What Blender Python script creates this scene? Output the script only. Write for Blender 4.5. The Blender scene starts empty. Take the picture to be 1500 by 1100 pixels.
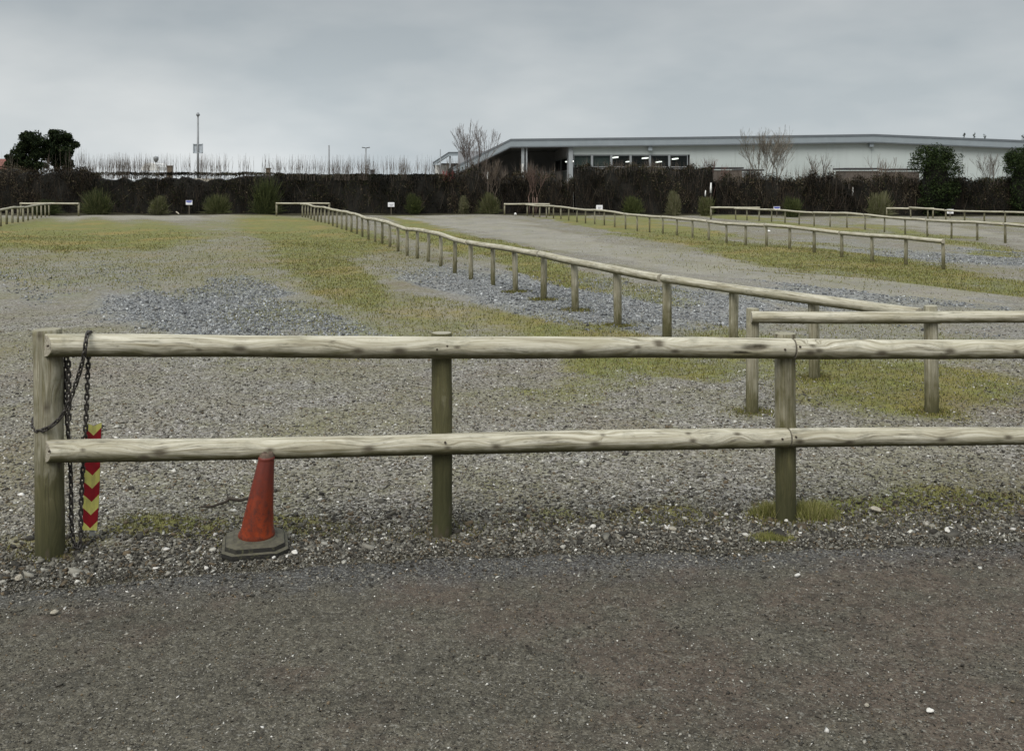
import bpy, math, random
import numpy as np
from mathutils import Vector, Matrix
R = math.radians
random.seed(7); rng = np.random.default_rng(7)
S = bpy.context.scene; COL = S.collection

# ------------------------------------------------------------------ camera
EYE = 1.6
cam_d = bpy.data.cameras.new('camera'); cam = bpy.data.objects.new('camera', cam_d); COL.objects.link(cam)
cam.location = (0, 0, EYE); cam.rotation_euler = (R(90), 0, 0)
cam_d.sensor_width = 36; cam_d.lens = 36; cam_d.shift_y = -0.19
cam_d.clip_start = 0.05; cam_d.clip_end = 5000
S.camera = cam

# ------------------------------------------------------------------ world + sun
W = bpy.data.worlds.new('World'); S.world = W; W.use_nodes = True
nt = W.node_tree; nt.nodes.clear()
def wn(t, **k):
    n = nt.nodes.new(t)
    for a, b in k.items(): setattr(n, a, b)
    return n
SUN_EL, SUN_ROT = 48, 205
sky = wn('ShaderNodeTexSky', sky_type='NISHITA', sun_disc=False, sun_elevation=R(SUN_EL), sun_rotation=R(SUN_ROT), air_density=1.0, dust_density=3.0)
tc = wn('ShaderNodeTexCoord')
sep = wn('ShaderNodeSeparateXYZ'); nt.links.new(tc.outputs['Generated'], sep.inputs[0])
grad = wn('ShaderNodeMapRange', interpolation_type='SMOOTHSTEP'); nt.links.new(sep.outputs['Z'], grad.inputs['Value'])
grad.inputs['From Min'].default_value = 0.16; grad.inputs['From Max'].default_value = 0.90
grad.inputs['To Min'].default_value = 1.0; grad.inputs['To Max'].default_value = 2.9
mp = wn('ShaderNodeMapping'); mp.inputs['Scale'].default_value = (1.6, 1.6, 4.2); mp.inputs['Location'].default_value = (3.1, 0.4, 1.2)
nt.links.new(tc.outputs['Generated'], mp.inputs[0])
no = wn('ShaderNodeTexNoise'); no.inputs['Scale'].default_value = 1.7; no.inputs['Detail'].default_value = 5; no.inputs['Roughness'].default_value = 0.48
nt.links.new(mp.outputs[0], no.inputs['Vector'])
cr = wn('ShaderNodeValToRGB'); nt.links.new(no.outputs['Fac'], cr.inputs[0])
cr.color_ramp.elements[0].position = 0.38; cr.color_ramp.elements[0].color = (2.68, 2.96, 3.12, 1)
cr.color_ramp.elements[1].position = 0.64; cr.color_ramp.elements[1].color = (4.05, 4.20, 4.22, 1)
# the lowest few degrees of an overcast sky are paler
low = wn('ShaderNodeMapRange'); nt.links.new(sep.outputs['Z'], low.inputs['Value'])
low.inputs['From Min'].default_value = 0.0; low.inputs['From Max'].default_value = 0.19
low.inputs['To Min'].default_value = 1.18; low.inputs['To Max'].default_value = 0.80
vd_ = wn('ShaderNodeVectorMath', operation='DISTANCE'); mp2 = wn('ShaderNodeMapping'); mp2.inputs['Scale'].default_value = (1, 1, 1.7); nt.links.new(tc.outputs['Generated'], mp2.inputs[0]); nt.links.new(mp2.outputs[0], vd_.inputs[0]); vd_.inputs[1].default_value = (-0.202, 0.978, 0.053*1.7)
pt = wn('ShaderNodeMapRange', interpolation_type='SMOOTHSTEP'); nt.links.new(vd_.outputs['Value'], pt.inputs['Value'])
for i_, x_ in enumerate((0.0, 0.16, 1.08, 1.0)): pt.inputs[i_+1].default_value = x_
m0 = wn('ShaderNodeMath', operation='MULTIPLY'); nt.links.new(low.outputs[0], m0.inputs[0]); nt.links.new(pt.outputs[0], m0.inputs[1])
m1 = wn('ShaderNodeMath', operation='MULTIPLY'); nt.links.new(grad.outputs[0], m1.inputs[0]); nt.links.new(m0.outputs[0], m1.inputs[1])
vm = wn('ShaderNodeVectorMath', operation='SCALE'); nt.links.new(cr.outputs[0], vm.inputs[0]); nt.links.new(m1.outputs[0], vm.inputs['Scale'])
mix = wn('ShaderNodeMix', data_type='RGBA'); mix.inputs['Factor'].default_value = 0.96
nt.links.new(sky.outputs[0], mix.inputs['A']); nt.links.new(vm.outputs[0], mix.inputs['B'])
bg = wn('ShaderNodeBackground'); bg.inputs['Strength'].default_value = 0.1; nt.links.new(mix.outputs['Result'], bg.inputs[0])
wo = wn('ShaderNodeOutputWorld'); nt.links.new(bg.outputs[0], wo.inputs[0])

sd = bpy.data.lights.new('sun', 'SUN'); so = bpy.data.objects.new('sun', sd); COL.objects.link(so)
sd.energy = 1.5; sd.angle = R(35); sd.color = (1.0, 0.96, 0.89)
_d = Vector((math.sin(R(SUN_ROT))*math.cos(R(SUN_EL)), math.cos(R(SUN_ROT))*math.cos(R(SUN_EL)), math.sin(R(SUN_EL))))
so.rotation_euler = _d.to_track_quat('Z', 'Y').to_euler()
S.view_settings.view_transform = 'Standard'; S.view_settings.look = 'None'
S.view_settings.exposure = 0.75; S.view_settings.gamma = 1.0; S.view_settings.use_curve_mapping = False

# ------------------------------------------------------------------ helpers
def px_of(X, Y, Z=0.0):
    return 750 + 1500*X/Y, 265 + 1500*(EYE-Z)/Y
def gp(px, py, h=0.0):
    """place on the ground (height h) that the photograph shows at px, py"""
    d = 1500*(EYE-h)/(py-265); return ((px-750)/1500*d, d)
def at(px, py, d):
    return Vector(((px-750)*d/1500, d, EYE-(py-265)*d/1500))

def tag(o, label=None, cat=None, group=None, kind=None):
    if label: o['label'] = label
    if cat: o['category'] = cat
    if group: o['group'] = group
    if kind: o['kind'] = kind
    return o
def empty(name, loc=(0, 0, 0)):
    o = bpy.data.objects.new(name, None); COL.objects.link(o); o.location = loc; o.empty_display_size = 0.2; return o
def link(name, me, parent=None, mat=None):
    o = bpy.data.objects.new(name, me); COL.objects.link(o)
    if mat is not None and not me.materials: me.materials.append(mat)
    if parent is not None:
        o.parent = parent; o.location = -parent.location if False else (0, 0, 0)
    return o
def np_mesh(name, V, F, attrs=None, smooth=False, mats=None, midx=None):
    V = np.asarray(V, dtype=np.float32); F = np.asarray(F, dtype=np.int32)
    me = bpy.data.meshes.new(name); n, k = F.shape
    me.vertices.add(len(V)); me.vertices.foreach_set('co', V.ravel())
    me.loops.add(n*k); me.loops.foreach_set('vertex_index', F.ravel())
    me.polygons.add(n); me.polygons.foreach_set('loop_start', np.arange(n, dtype=np.int32)*k)
    if smooth: me.polygons.foreach_set('use_smooth', np.ones(n, dtype=bool))
    me.update(calc_edges=True)
    for an, (typ, arr) in (attrs or {}).items():
        a = me.attributes.new(an, typ, 'POINT')
        arr = np.asarray(arr, dtype=np.float32)
        if typ == 'FLOAT': a.data.foreach_set('value', arr.ravel())
        elif typ == 'FLOAT_VECTOR': a.data.foreach_set('vector', arr.ravel())
        else:
            if arr.shape[1] == 3: arr = np.hstack([arr, np.ones((len(arr), 1), dtype=np.float32)])
            a.data.foreach_set('color', arr.ravel())
    for m in mats or []: me.materials.append(m)
    if midx is not None: me.polygons.foreach_set('material_index', np.asarray(midx, dtype=np.int32))
    return me

class MB:
    """collects polygons of any size, then links them as one mesh object"""
    def __init__(s): s.v = []; s.f = []; s.m = []
    def poly(s, pts, mi=0):
        b = len(s.v); s.v += [tuple(p) for p in pts]; s.f.append(tuple(range(b, b+len(pts)))); s.m.append(mi)
    def box(s, c, d, mi=0, rot=None, bev=0.0):
        x, y, z = d[0]/2, d[1]/2, d[2]/2; c = Vector(c); b = len(s.v)
        for a in (-1, 1):
            for e in (-1, 1):
                for g in (-1, 1):
                    p = Vector((a*x, e*y, g*z))
                    if rot is not None: p = rot @ p
                    s.v.append(tuple(p+c))
        for q in ((0,1,3,2),(4,6,7,5),(0,4,5,1),(2,3,7,6),(0,2,6,4),(1,5,7,3)):
            s.f.append(tuple(b+i for i in q)); s.m.append(mi)
    def tube(s, pts, rad, n=6, mi=0, cap=True):
        pts = [Vector(p) for p in pts]; rings = []
        for i, p in enumerate(pts):
            t = (pts[min(i+1, len(pts)-1)]-pts[max(i-1, 0)]).normalized()
            u = t.orthogonal().normalized() if i == 0 else (u - t*u.dot(t)).normalized()
            w = t.cross(u); r = rad[i] if hasattr(rad, '__len__') else rad
            b = len(s.v); rings.append(b)
            for k in range(n):
                a = 2*math.pi*k/n; s.v.append(tuple(p+(u*math.cos(a)+w*math.sin(a))*r))
        for i in range(len(rings)-1):
            for k in range(n):
                s.f.append((rings[i]+k, rings[i]+(k+1) % n, rings[i+1]+(k+1) % n, rings[i+1]+k)); s.m.append(mi)
        if cap:
            s.f.append(tuple(reversed(range(rings[0], rings[0]+n)))); s.m.append(mi)
            s.f.append(tuple(range(rings[-1], rings[-1]+n))); s.m.append(mi)
    def build(s, name, mat, parent=None, smooth=False, bevel=0):
        me = bpy.data.meshes.new(name); me.from_pydata(s.v, [], s.f)
        for m in (mat if isinstance(mat, (list, tuple)) else [mat]): me.materials.append(m)
        me.polygons.foreach_set('material_index', s.m)
        if smooth: me.polygons.foreach_set('use_smooth', [True]*len(s.f))
        me.update(); o = link(name, me, parent)
        if bevel:
            md = o.modifiers.new('bevel', 'BEVEL'); md.width = bevel; md.segments = 2; md.limit_method = 'ANGLE'
        return o

# ------------------------------------------------------------------ material helpers
class NT:
    def __init__(s, name, rough=0.8, spec=0.3):
        s.m = bpy.data.materials.new(name); s.m.use_nodes = True; s.t = s.m.node_tree; s.t.nodes.clear()
        s.out = s.n('ShaderNodeOutputMaterial'); s.b = s.n('ShaderNodeBsdfPrincipled'); s.t.links.new(s.b.outputs[0], s.out.inputs[0])
        s.b.inputs['Roughness'].default_value = rough; s.b.inputs['Specular IOR Level'].default_value = spec
    def n(s, t, **k):
        n = s.t.nodes.new(t)
        for a, b in k.items(): setattr(n, a, b)
        return n
    def put(s, sock, v):
        if isinstance(v, bpy.types.NodeSocket): s.t.links.new(v, sock)
        elif v is not None:
            if sock.type == 'RGBA' and len(v) == 3: v = (*v, 1)
            sock.default_value = v
    def attr(s, name, out='Fac'): return s.n('ShaderNodeAttribute', attribute_name=name).outputs[out]
    def pos(s): return s.n('ShaderNodeNewGeometry').outputs['Position']
    def obj(s): return s.n('ShaderNodeTexCoord').outputs['Object']
    def scale(s, v, sc):
        m = s.n('ShaderNodeMapping'); m.inputs['Scale'].default_value = sc; s.put(m.inputs[0], v); return m.outputs[0]
    def noise(s, v, sc, det=3, ro=0.55, dist=0.0):
        n = s.n('ShaderNodeTexNoise'); s.put(n.inputs['Vector'], v); n.inputs['Scale'].default_value = sc
        n.inputs['Detail'].default_value = det; n.inputs['Roughness'].default_value = ro; n.inputs['Distortion'].default_value = dist
        return n.outputs['Fac']
    def vor(s, v, sc, out='Color', feature='F1', rnd=1.0):
        n = s.n('ShaderNodeTexVoronoi', feature=feature); s.put(n.inputs['Vector'], v); n.inputs['Scale'].default_value = sc
        n.inputs['Randomness'].default_value = rnd; return n.outputs[out]
    def ramp(s, f, stops, interp='LINEAR'):
        r = s.n('ShaderNodeValToRGB'); s.put(r.inputs[0], f); r.color_ramp.interpolation = interp
        e = r.color_ramp.elements
        while len(e) < len(stops): e.new(0.5)
        for i, (p, c) in enumerate(stops):
            e[i].position = p; e[i].color = (*c, 1) if hasattr(c, '__len__') else (c, c, c, 1)
        return r.outputs[0]
    def mix(s, f, a, b, mode='MIX'):
        m = s.n('ShaderNodeMix', data_type='RGBA', blend_type=mode); s.put(m.inputs['Factor'], f)
        s.put(m.inputs['A'], a); s.put(m.inputs['B'], b); return m.outputs['Result']
    def math(s, op, a, b=None, c=None, clamp=False):
        m = s.n('ShaderNodeMath', operation=op, use_clamp=clamp); s.put(m.inputs[0], a)
        if b is not None: s.put(m.inputs[1], b)
        if c is not None: s.put(m.inputs[2], c)
        return m.outputs[0]
    def rng(s, v, a, b, c=0.0, d=1.0, smooth=False):
        m = s.n('ShaderNodeMapRange', interpolation_type='SMOOTHSTEP' if smooth else 'LINEAR'); s.put(m.inputs[0], v)
        for i, x in enumerate((a, b, c, d)): m.inputs[i+1].default_value = x
        return m.outputs[0]
    def sepx(s, v, out='X'):
        n = s.n('ShaderNodeSeparateXYZ'); s.put(n.inputs[0], v); return n.outputs[out]
    def bump(s, h, st=0.5, dist=0.01, nrm=None):
        b = s.n('ShaderNodeBump'); b.inputs['Strength'].default_value = st; b.inputs['Distance'].default_value = dist
        s.put(b.inputs['Height'], h)
        if nrm is not None: s.put(b.inputs['Normal'], nrm)
        return b.outputs[0]
    def done(s, col, nrm=None, rough=None):
        s.put(s.b.inputs['Base Color'], col)
        if nrm is not None: s.put(s.b.inputs['Normal'], nrm)
        if rough is not None: s.put(s.b.inputs['Roughness'], rough)
        return s.m

def m_attr(name, rough=0.9, trans=0.0, spec=0.2):
    q = NT(name, rough, spec); c = q.attr('col', 'Color'); v = q.noise(q.pos(), 9.0, 2)
    return q.done(q.mix(1.0, c, q.ramp(v, [(0.25, 0.78), (0.75, 1.0)]), 'MULTIPLY'))
def m_plain(name, col, rough=0.6, var=0.25, sc=6.0, metal=0.0, spec=0.4, dirt=None):
    q = NT(name, rough, spec); q.b.inputs['Metallic'].default_value = metal
    f = q.noise(q.obj(), sc, 4); lo = tuple(c*(1-var) for c in col)
    c = q.mix(q.rng(f, 0.3, 0.7), lo, col)
    if dirt: c = q.mix(q.rng(q.noise(q.scale(q.obj(), (1, 1, 0.25)), sc*1.7, 4), 0.48, 0.75, 0, 0.75), c, dirt)
    return q.done(c, q.bump(q.noise(q.obj(), sc*12, 3), 0.15, 0.003))

# ---- wood logs: attribute gc = (length, around, knot), al = algae/dirt amount plus shade painted on rail undersides
def m_wood():
    q = NT('weathered_wood', 0.82, 0.25)
    g = q.attr('gc', 'Vector'); kn = q.sepx(g, 'Z')
    fine = q.noise(q.scale(g, (7.0, 230.0, 0)), 1.0, 5, 0.7)
    crk = q.noise(q.scale(g, (2.6, 105.0, 0)), 1.0, 3, 0.55)
    mid = q.noise(q.scale(g, (2.2, 72.0, 0)), 1.0, 5, 0.62, 0.25)
    big = q.noise(q.scale(g, (2.2, 7.0, 0)), 1.0, 3)
    base = q.ramp(mid, [(0.32, (0.19, 0.165, 0.11)), (0.46, (0.36, 0.335, 0.255)), (0.66, (0.56, 0.535, 0.45))])
    base = q.mix(q.rng(fine, 0.52, 0.70, 0, 0.7), base, (0.16, 0.13, 0.085))
    base = q.mix(q.rng(big, 0.52, 0.74, 0, 0.5), base, (0.22, 0.20, 0.12))
    ck = q.math('MULTIPLY', q.rng(q.math('ABSOLUTE', q.math('SUBTRACT', crk, 0.5)), 0.0, 0.022, 1, 0), q.rng(q.noise(q.scale(g, (3.3, 14, 0)), 1.0, 3), 0.50, 0.60))
    base = q.mix(q.math('MULTIPLY', ck, 0.85), base, (0.06, 0.048, 0.032))
    blot = q.noise(q.scale(g, (7, 16, 0)), 1.0, 6, 0.7)
    base = q.mix(q.rng(blot, 0.52, 0.68, 0, 0.55), base, (0.17, 0.165, 0.125))
    sp = q.noise(q.scale(g, (26, 60, 0)), 1.0, 3)
    base = q.mix(q.rng(sp, 0.62, 0.74, 0, 0.55), base, (0.14, 0.125, 0.085))
    al_shade = q.math('ADD', q.attr('al'), q.math('MULTIPLY', q.math('SUBTRACT', q.noise(q.scale(g, (9, 26, 0)), 1.0, 5), 0.5), 1.2))
    base = q.mix(q.rng(al_shade, 0.25, 1.05, 0, 0.95), base, q.ramp(fine, [(0.3, (0.04, 0.036, 0.014)), (0.7, (0.125, 0.115, 0.05))]))
    base = q.mix(q.rng(al_shade, 0.95, 1.75, 0, 0.75), base, (0.03, 0.032, 0.012))
    base = q.mix(q.rng(kn, 0.2, 0.85, 0, 0.9), base, (0.075, 0.062, 0.042))
    base = q.mix(q.attr('cut'), base, q.ramp(q.noise(q.pos(), 120, 3), [(0.3, (0.21, 0.19, 0.145)), (0.7, (0.40, 0.37, 0.30))]))
    h = q.math('SUBTRACT', q.math('ADD', q.math('MULTIPLY', fine, 0.7), mid), q.math('MULTIPLY', ck, 1.2))
    return q.done(base, q.bump(h, 0.55, 0.004))
WOOD = m_wood()

def log(name, pts, rad, parent, n=20, step=None, knots=0, al_shade=None, bow=0.0, cut0=0.0, cut1=0.0, seed=0, dome=True, gouge=None, dents=0.004, altop=0.0, cutv=1.0, kf=()):
    """one round timber along pts; al(s, h, up) gives dirt; cut0/cut1 shear the saw cut at an end"""
    r = np.random.default_rng(seed+11)
    P = np.array([tuple(p) for p in pts], float); seg = np.linalg.norm(np.diff(P, axis=0), axis=1); cum = np.r_[0, np.cumsum(seg)]; L = cum[-1]
    step = step or L/4; m = max(3, int(L/step)+1)
    s = np.linspace(0, L, m)
    if dome:
        e = rad*0.10; s = np.r_[0, e, s[1:-1], L-e, L]
    m = len(s); C = np.stack([np.interp(s, cum, P[:, i]) for i in range(3)], 1)
    ph = r.uniform(0, 6, 6)
    C[:, 2] += bow*np.sin(s/L*math.pi)
    C += dents*np.stack([np.sin(s*2.1+ph[0]), np.sin(s*1.7+ph[1]), np.sin(s*2.6+ph[2])], 1)*np.clip(s/0.3, 0, 1)[:, None]
    T = np.gradient(C, axis=0); T /= np.linalg.norm(T, axis=1)[:, None]
    up = np.array([0, 0, 1.0]) if abs(T[m//2][2]) < 0.7 else np.array([0, -1.0, 0])
    U = up - T*(T@up)[:, None]; U /= np.linalg.norm(U, axis=1)[:, None]; Wv = np.cross(T, U)
    th = np.arange(n)*2*math.pi/n
    rr = rad*(1 + 0.025*np.sin(s*3.1+ph[3])+0.015*np.sin(s*7.7+ph[4]))
    Rr = rr[:, None]*(1+0.02*np.sin(2*th+ph[5])[None, :]+0.012*np.sin(5*th[None, :]+3*s[:, None]))
    A = np.repeat(th[None, :]*rad, m, 0).copy(); K = np.zeros((m, n))
    gs = s[:, None]; SS = np.repeat(gs, n, 1)
    kl = [(r.uniform(0.05, L), r.uniform(0, 2*math.pi), r.uniform(0.011, 0.022)) for _ in range(knots)]+[(a_, math.pi/2+b_, c_) for a_, b_, c_ in kf]
    for ks, kt, kr in kl:
        dt = (th[None, :]-kt+math.pi) % (2*math.pi)-math.pi; da = dt*rad; ds = SS-ks
        q2 = (ds/2.2)**2+da**2
        A += np.sign(da)*np.exp(-q2/(kr*2.2)**2)*0.024*(1-np.exp(-np.abs(da)/0.006))
        k = np.exp(-q2/(kr*0.66)**2); K = np.maximum(K, k); Rr = Rr + 0.004*np.exp(-q2/(kr*1.4)**2) - 0.003*k
    if gouge:
        for (g0, gt, gl, gw) in gouge:
            dt = (th[None, :]-gt+math.pi) % (2*math.pi)-math.pi
            q2 = ((SS-g0)/gl)**2+(dt*rad/gw)**2; k = np.exp(-q2**1.5*1.2)
            Rr = Rr-0.016*k*(0.7+0.3*np.sin(SS*260)*np.sin(dt*23)); K = np.maximum(K, k*1.1)
    if dome: Rr[0] *= 0.93; Rr[-1] *= 0.93
    ct, st = np.cos(th), np.sin(th)
    V = C[:, None, :]+U[:, None, :]*(Rr*ct[None, :])[..., None]+Wv[:, None, :]*(Rr*st[None, :])[..., None]
    side = Wv[m//2]; sgn = 1 if side[1] < 0 else -1          # which side faces -Y
    for cut, dist_, sg in ((cut0, s, 1), (cut1, L-s, -1)):
        if cut:
            fall = np.clip(1-dist_/0.18, 0, 1)[:, None]*((st*sgn+1)/2)[None, :]*cut*sg
            V = V+T[:, None, :]*fall[..., None]
    zz = V[..., 2]; upn = ct[None, :].repeat(m, 0)
    AL_SHADE = al_shade(SS, zz, upn) if al_shade else np.zeros((m, n))
    V = V.reshape(-1, 3); idx = np.arange(m*n).reshape(m, n); F = []
    q = np.stack([idx[:-1], idx[1:], np.roll(idx, -1, 1)[1:], np.roll(idx, -1, 1)[:-1]], -1).reshape(-1, 4)
    GC = np.stack([SS.ravel()+seed*3.7, A.ravel()+seed*1.3, K.ravel()], 1)
    # end caps as quads fans with own vertices
    CUT = np.zeros(m*n); nb = m*n; ex = []; fx = []
    for i in (0, m-1):
        ring = V[i*n:(i+1)*n]; c = ring.mean(0); base = nb+len(ex)
        ex += [*ring, c]
        for k in range(0, n, 2):
            a, b, d = base+k, base+(k+1) % n, base+(k+2) % n
            fx.append((base+n, a, b, d) if i else (base+n, d, b, a))
    ex = np.array(ex); V = np.vstack([V, ex]); GC = np.vstack([GC, np.stack([ex[:, 0]*0+seed, ex[:, 2], ex[:, 2]*0], 1)])
    ALL = np.r_[AL_SHADE.ravel(), np.full(len(ex), altop)]; CUT = np.r_[CUT, np.full(len(ex), 0.25 if altop else cutv)]
    F = np.vstack([q, np.array(fx)])
    me = np_mesh(name, V, F, {'gc': ('FLOAT_VECTOR', GC), 'al': ('FLOAT', ALL), 'cut': ('FLOAT', CUT)}, True, [WOOD])
    sm = np.ones(len(F), dtype=bool); sm[len(q):] = False; me.polygons.foreach_set('use_smooth', sm)
    return link(name, me, parent)

def wob(x, s=0.0):
    return (np.sin(x*0.9+s)+0.6*np.sin(x*2.3+1.7*s+1)+0.35*np.sin(x*5.1+s*2.9)+0.2*np.sin(x*11.3+s))/2.15

# ------------------------------------------------------------------ ground
def ell(x, y, L):
    o = np.zeros_like(x)
    for cx, cy, rx, ry, a, w in L:
        c, s_ = math.cos(R(a)), math.sin(R(a)); dx, dy = x-cx, y-cy
        u = (dx*c+dy*s_)/rx; v = (-dx*s_+dy*c)/ry
        o = np.maximum(o, w*np.clip(1.5-(u*u+v*v), 0, 1))
    return o
# patches listed as they lie on the ground, written as photograph positions (converted to the ground plane)
GRASS = [(230,385,460,50,0,.42),(640,478,330,36,4,.48),(300,515,400,34,0,.24),(1250,505,260,40,0,.34),(1200,385,420,44,6,.26),(850,590,420,30,0,.20),(80,345,260,24,0,1),(450,345,130,26,8,1),(330,335,120,9,0,.55),(470,392,120,40,28,.85),(300,378,200,16,0,.45),
 (640,347,80,16,20,1),(760,378,140,14,19,.95),(900,418,140,10,12,.6),
 (640,465,120,22,6,.6),(850,488,150,20,9,.8),(960,540,120,24,3,1.0),(1090,520,130,40,5,.7),(1330,566,210,42,3,.95),(860,565,150,14,0,.5),
 (880,329,140,9,12,1),(1060,358,180,15,14,1),(1270,385,180,15,9,1),(1440,419,160,11,4,.85),(1230,401,180,9,6,.65),
 (1160,329,150,5,7,.9),(1370,350,150,7,10,.85),(1250,316,120,2.5,2,.6),(1470,329,80,3,6,.8),
 (-300,360,300,60,0,.8),(1750,420,250,50,0,.8),
 (250,778,110,20,0,.9),(480,774,120,20,0,.85),(760,770,150,16,0,.65),(960,764,130,18,0,.75),(1190,757,120,20,0,.95),(1360,748,230,28,0,.95),(450,640,130,30,0,.22),(870,660,200,30,0,.18),(1130,790,42,9,0,.95),(60,790,90,20,0,.4)]
BLUE = [(300,462,170,42,2,1),(345,430,80,22,0,1),(430,470,130,22,8,.85),(850,440,200,36,9,.95),(690,418,110,16,10,.8),(1020,450,120,26,6,.8),(1260,440,220,13,3,.7),
 (1450,380,170,13,3,.8),(1290,364,160,7,6,.55),(70,410,170,30,0,.42),(1350,490,220,22,0,.35)]
PALE = [(660,326,100,9,9,1),(810,350,130,15,13,1),(1000,385,190,19,9,1),(1260,418,220,12,5,.9),(250,319,260,3.5,0,.9),(300,350,60,30,8,.5),(1400,338,160,6,8,.8),(1300,410,150,4,4,.7),
 (900,660,700,50,0,.35),(250,600,300,60,0,.3),(150,395,160,18,0,.5)]
def masks(X, Y):
    x, y = px_of(X, np.maximum(Y, 1.2))
    x = x + 14*np.sin(X*2.2+Y*0.7)+6*np.sin(X*6-Y*3); dy = np.clip((y-265)*0.035, 0, 9); y = y + dy*np.sin(X*3.1+Y*1.3)+dy*0.5*np.sin(X*9+Y*5)
    g, b, p = ell(x, y, GRASS), ell(x, y, BLUE), ell(x, y, PALE)
    return g, b*(1-0.8*np.clip(g-.45, 0, 1)), p*(1-g)
def relief(X, Y):
    w = np.clip((Y-5.5)/3, 0, 1)
    return w*0.018*(np.sin(X*1.1+Y*0.6)+np.sin(X*0.5-Y*0.9+1)+0.4*np.sin(X*3+Y*2.2)) + 0.004*np.sin(X*7+Y*4)*np.sin(Y*6-X*3)
def road_edge(X):
    x = 750+1500*X/4.35
    base = np.interp(x, [-400, 0, 250, 450, 750, 1000, 1500, 2000], [3.95, 3.98, 4.19, 4.32, 4.42, 4.48, 4.56, 4.62])
    return base+0.045*wob(X*3.0, 2.0)+0.022*wob(X*14, 5)
xs = np.r_[-1800, -700, -300, -150, -90, -60, -45, np.arange(-36, -8, 0.25), np.arange(-8, 8, 0.07), np.arange(8, 36.1, 0.25), 45, 60, 90, 150, 300, 700, 1800]
ys = np.r_[-200, -60, -20, -6, -1, np.arange(1, 8, 0.06), 8*np.exp(np.arange(0, 1.86, 0.0085)), 60, 75, 100, 160, 300, 700, 1500, 2600]
XX, YY = np.meshgrid(xs, ys); g, b, p = masks(XX, YY); ZZ = relief(XX, YY)
ZZ[(YY > 55) | (YY < 0.5) | (abs(XX) > 40)] = 0
off = (YY > 51) | (YY < 1.0); g[off] = 0; b[off] = 0; p[off] = 0
soil = np.clip((YY+0.25*wob(XX*0.8)-(46.9-0.12*np.maximum(XX-6, 0)))/0.9, 0, 1)*(YY < 56)
verge = np.clip(1.15-np.abs(YY-road_edge(XX)-0.10)/0.34, 0, 1)
ny, nx = XX.shape; I = np.arange(nx*ny).reshape(ny, nx)
F = np.stack([I[:-1, :-1], I[:-1, 1:], I[1:, 1:], I[1:, :-1]], -1).reshape(-1, 4)
q = NT('ground_gravel_grass', 0.95, 0.15); P_ = q.pos()
n1 = q.noise(P_, 0.9, 4); n2 = q.noise(P_, 5.5, 5, 0.65); n3 = q.noise(P_, 34.0, 3, 0.7)
edge = q.math('ADD', q.math('MULTIPLY', q.math('SUBTRACT', n1, 0.5), 0.7), q.math('ADD', q.math('MULTIPLY', q.math('SUBTRACT', n2, 0.5), 0.9), q.math('MULTIPLY', q.math('SUBTRACT', n3, 0.5), 0.9)))
gm = q.math('MULTIPLY', q.rng(q.math('ADD', q.attr('grass'), edge), 0.12, 1.0, 0, 1, True), q.rng(q.noise(P_, 14, 5, 0.75), 0.30, 0.52, 0.45, 1.0))
bm_ = q.rng(q.math('ADD', q.attr('blue'), edge), 0.12, 0.90, 0, 0.95, True)
pm = q.rng(q.math('ADD', q.attr('pale'), edge), 0.15, 0.9, 0, 1, True)
v1 = q.sepx(q.vor(P_, 62)); v2 = q.sepx(q.vor(P_, 130)); vd = q.vor(P_, 62, 'Distance')
grit = q.mix(0.45, q.ramp(v1, [(0.0, (0.035, 0.032, 0.026)), (0.25, (0.12, 0.113, 0.093)), (0.75, (0.27, 0.26, 0.305)), (1.0, (0.58, 0.57, 0.53))]), q.ramp(v2, [(0, (0.045, 0.042, 0.033)), (0.6, (0.20, 0.19, 0.16)), (1, (0.42, 0.40, 0.35))]))
grit = q.mix(q.rng(n1, 0.35, 0.7, 0, 0.45), grit, (0.15, 0.125, 0.088))
grit = q.mix(q.rng(n2, 0.5, 0.72, 0, 0.5), grit, (0.10, 0.095, 0.065))
grit = q.mix(q.rng(q.noise(P_, 0.6, 6, .65, .5), 0.47, 0.62, 0, 0.5), grit, (0.165, 0.155, 0.085)); grit = q.mix(q.rng(q.noise(P_, 2.9, 6, .7), 0.5, 0.66, 0, 0.45), grit, (0.13, 0.125, 0.055)); grit = q.mix(q.rng(q.noise(P_, 0.43, 5, .6), 0.55, 0.66, 0, 0.35), grit, (0.15, 0.11, 0.085))
grit = q.mix(1.0, grit, (1.04, 1.035, 0.985), 'MULTIPLY'); grit = q.mix(q.rng(q.noise(P_, 26, 5, .75), 0.48, 0.62, 0, 0.75), grit, q.mix(1.0, grit, (0.42, 0.41, 0.38), 'MULTIPLY'))
pale = q.mix(q.rng(n3, 0.3, 0.7), (0.24, 0.225, 0.19), (0.36, 0.345, 0.30)); pale = q.mix(0.5, pale, grit); pale = q.mix(q.rng(q.noise(P_, 0.7, 6, .65, .5), 0.48, 0.66, 0, .55), pale, (0.155, 0.15, 0.135)); pale = q.mix(q.rng(q.noise(P_, 1.4, 6, .7), 0.54, 0.68, 0, .45), pale, (0.17, 0.165, 0.075)); pale = q.mix(q.rng(n2, 0.55, 0.75, 0, .5), pale, (0.17, 0.165, 0.13))
w1 = q.sepx(q.vor(P_, 30)); blue = q.ramp(w1, [(0, (0.078, 0.081, 0.084)), (0.4, (0.152, 0.159, 0.164)), (0.8, (0.235, 0.245, 0.250)), (1, (0.42, 0.43, 0.44))]); blue = q.mix(0.25, blue, grit)
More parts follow.
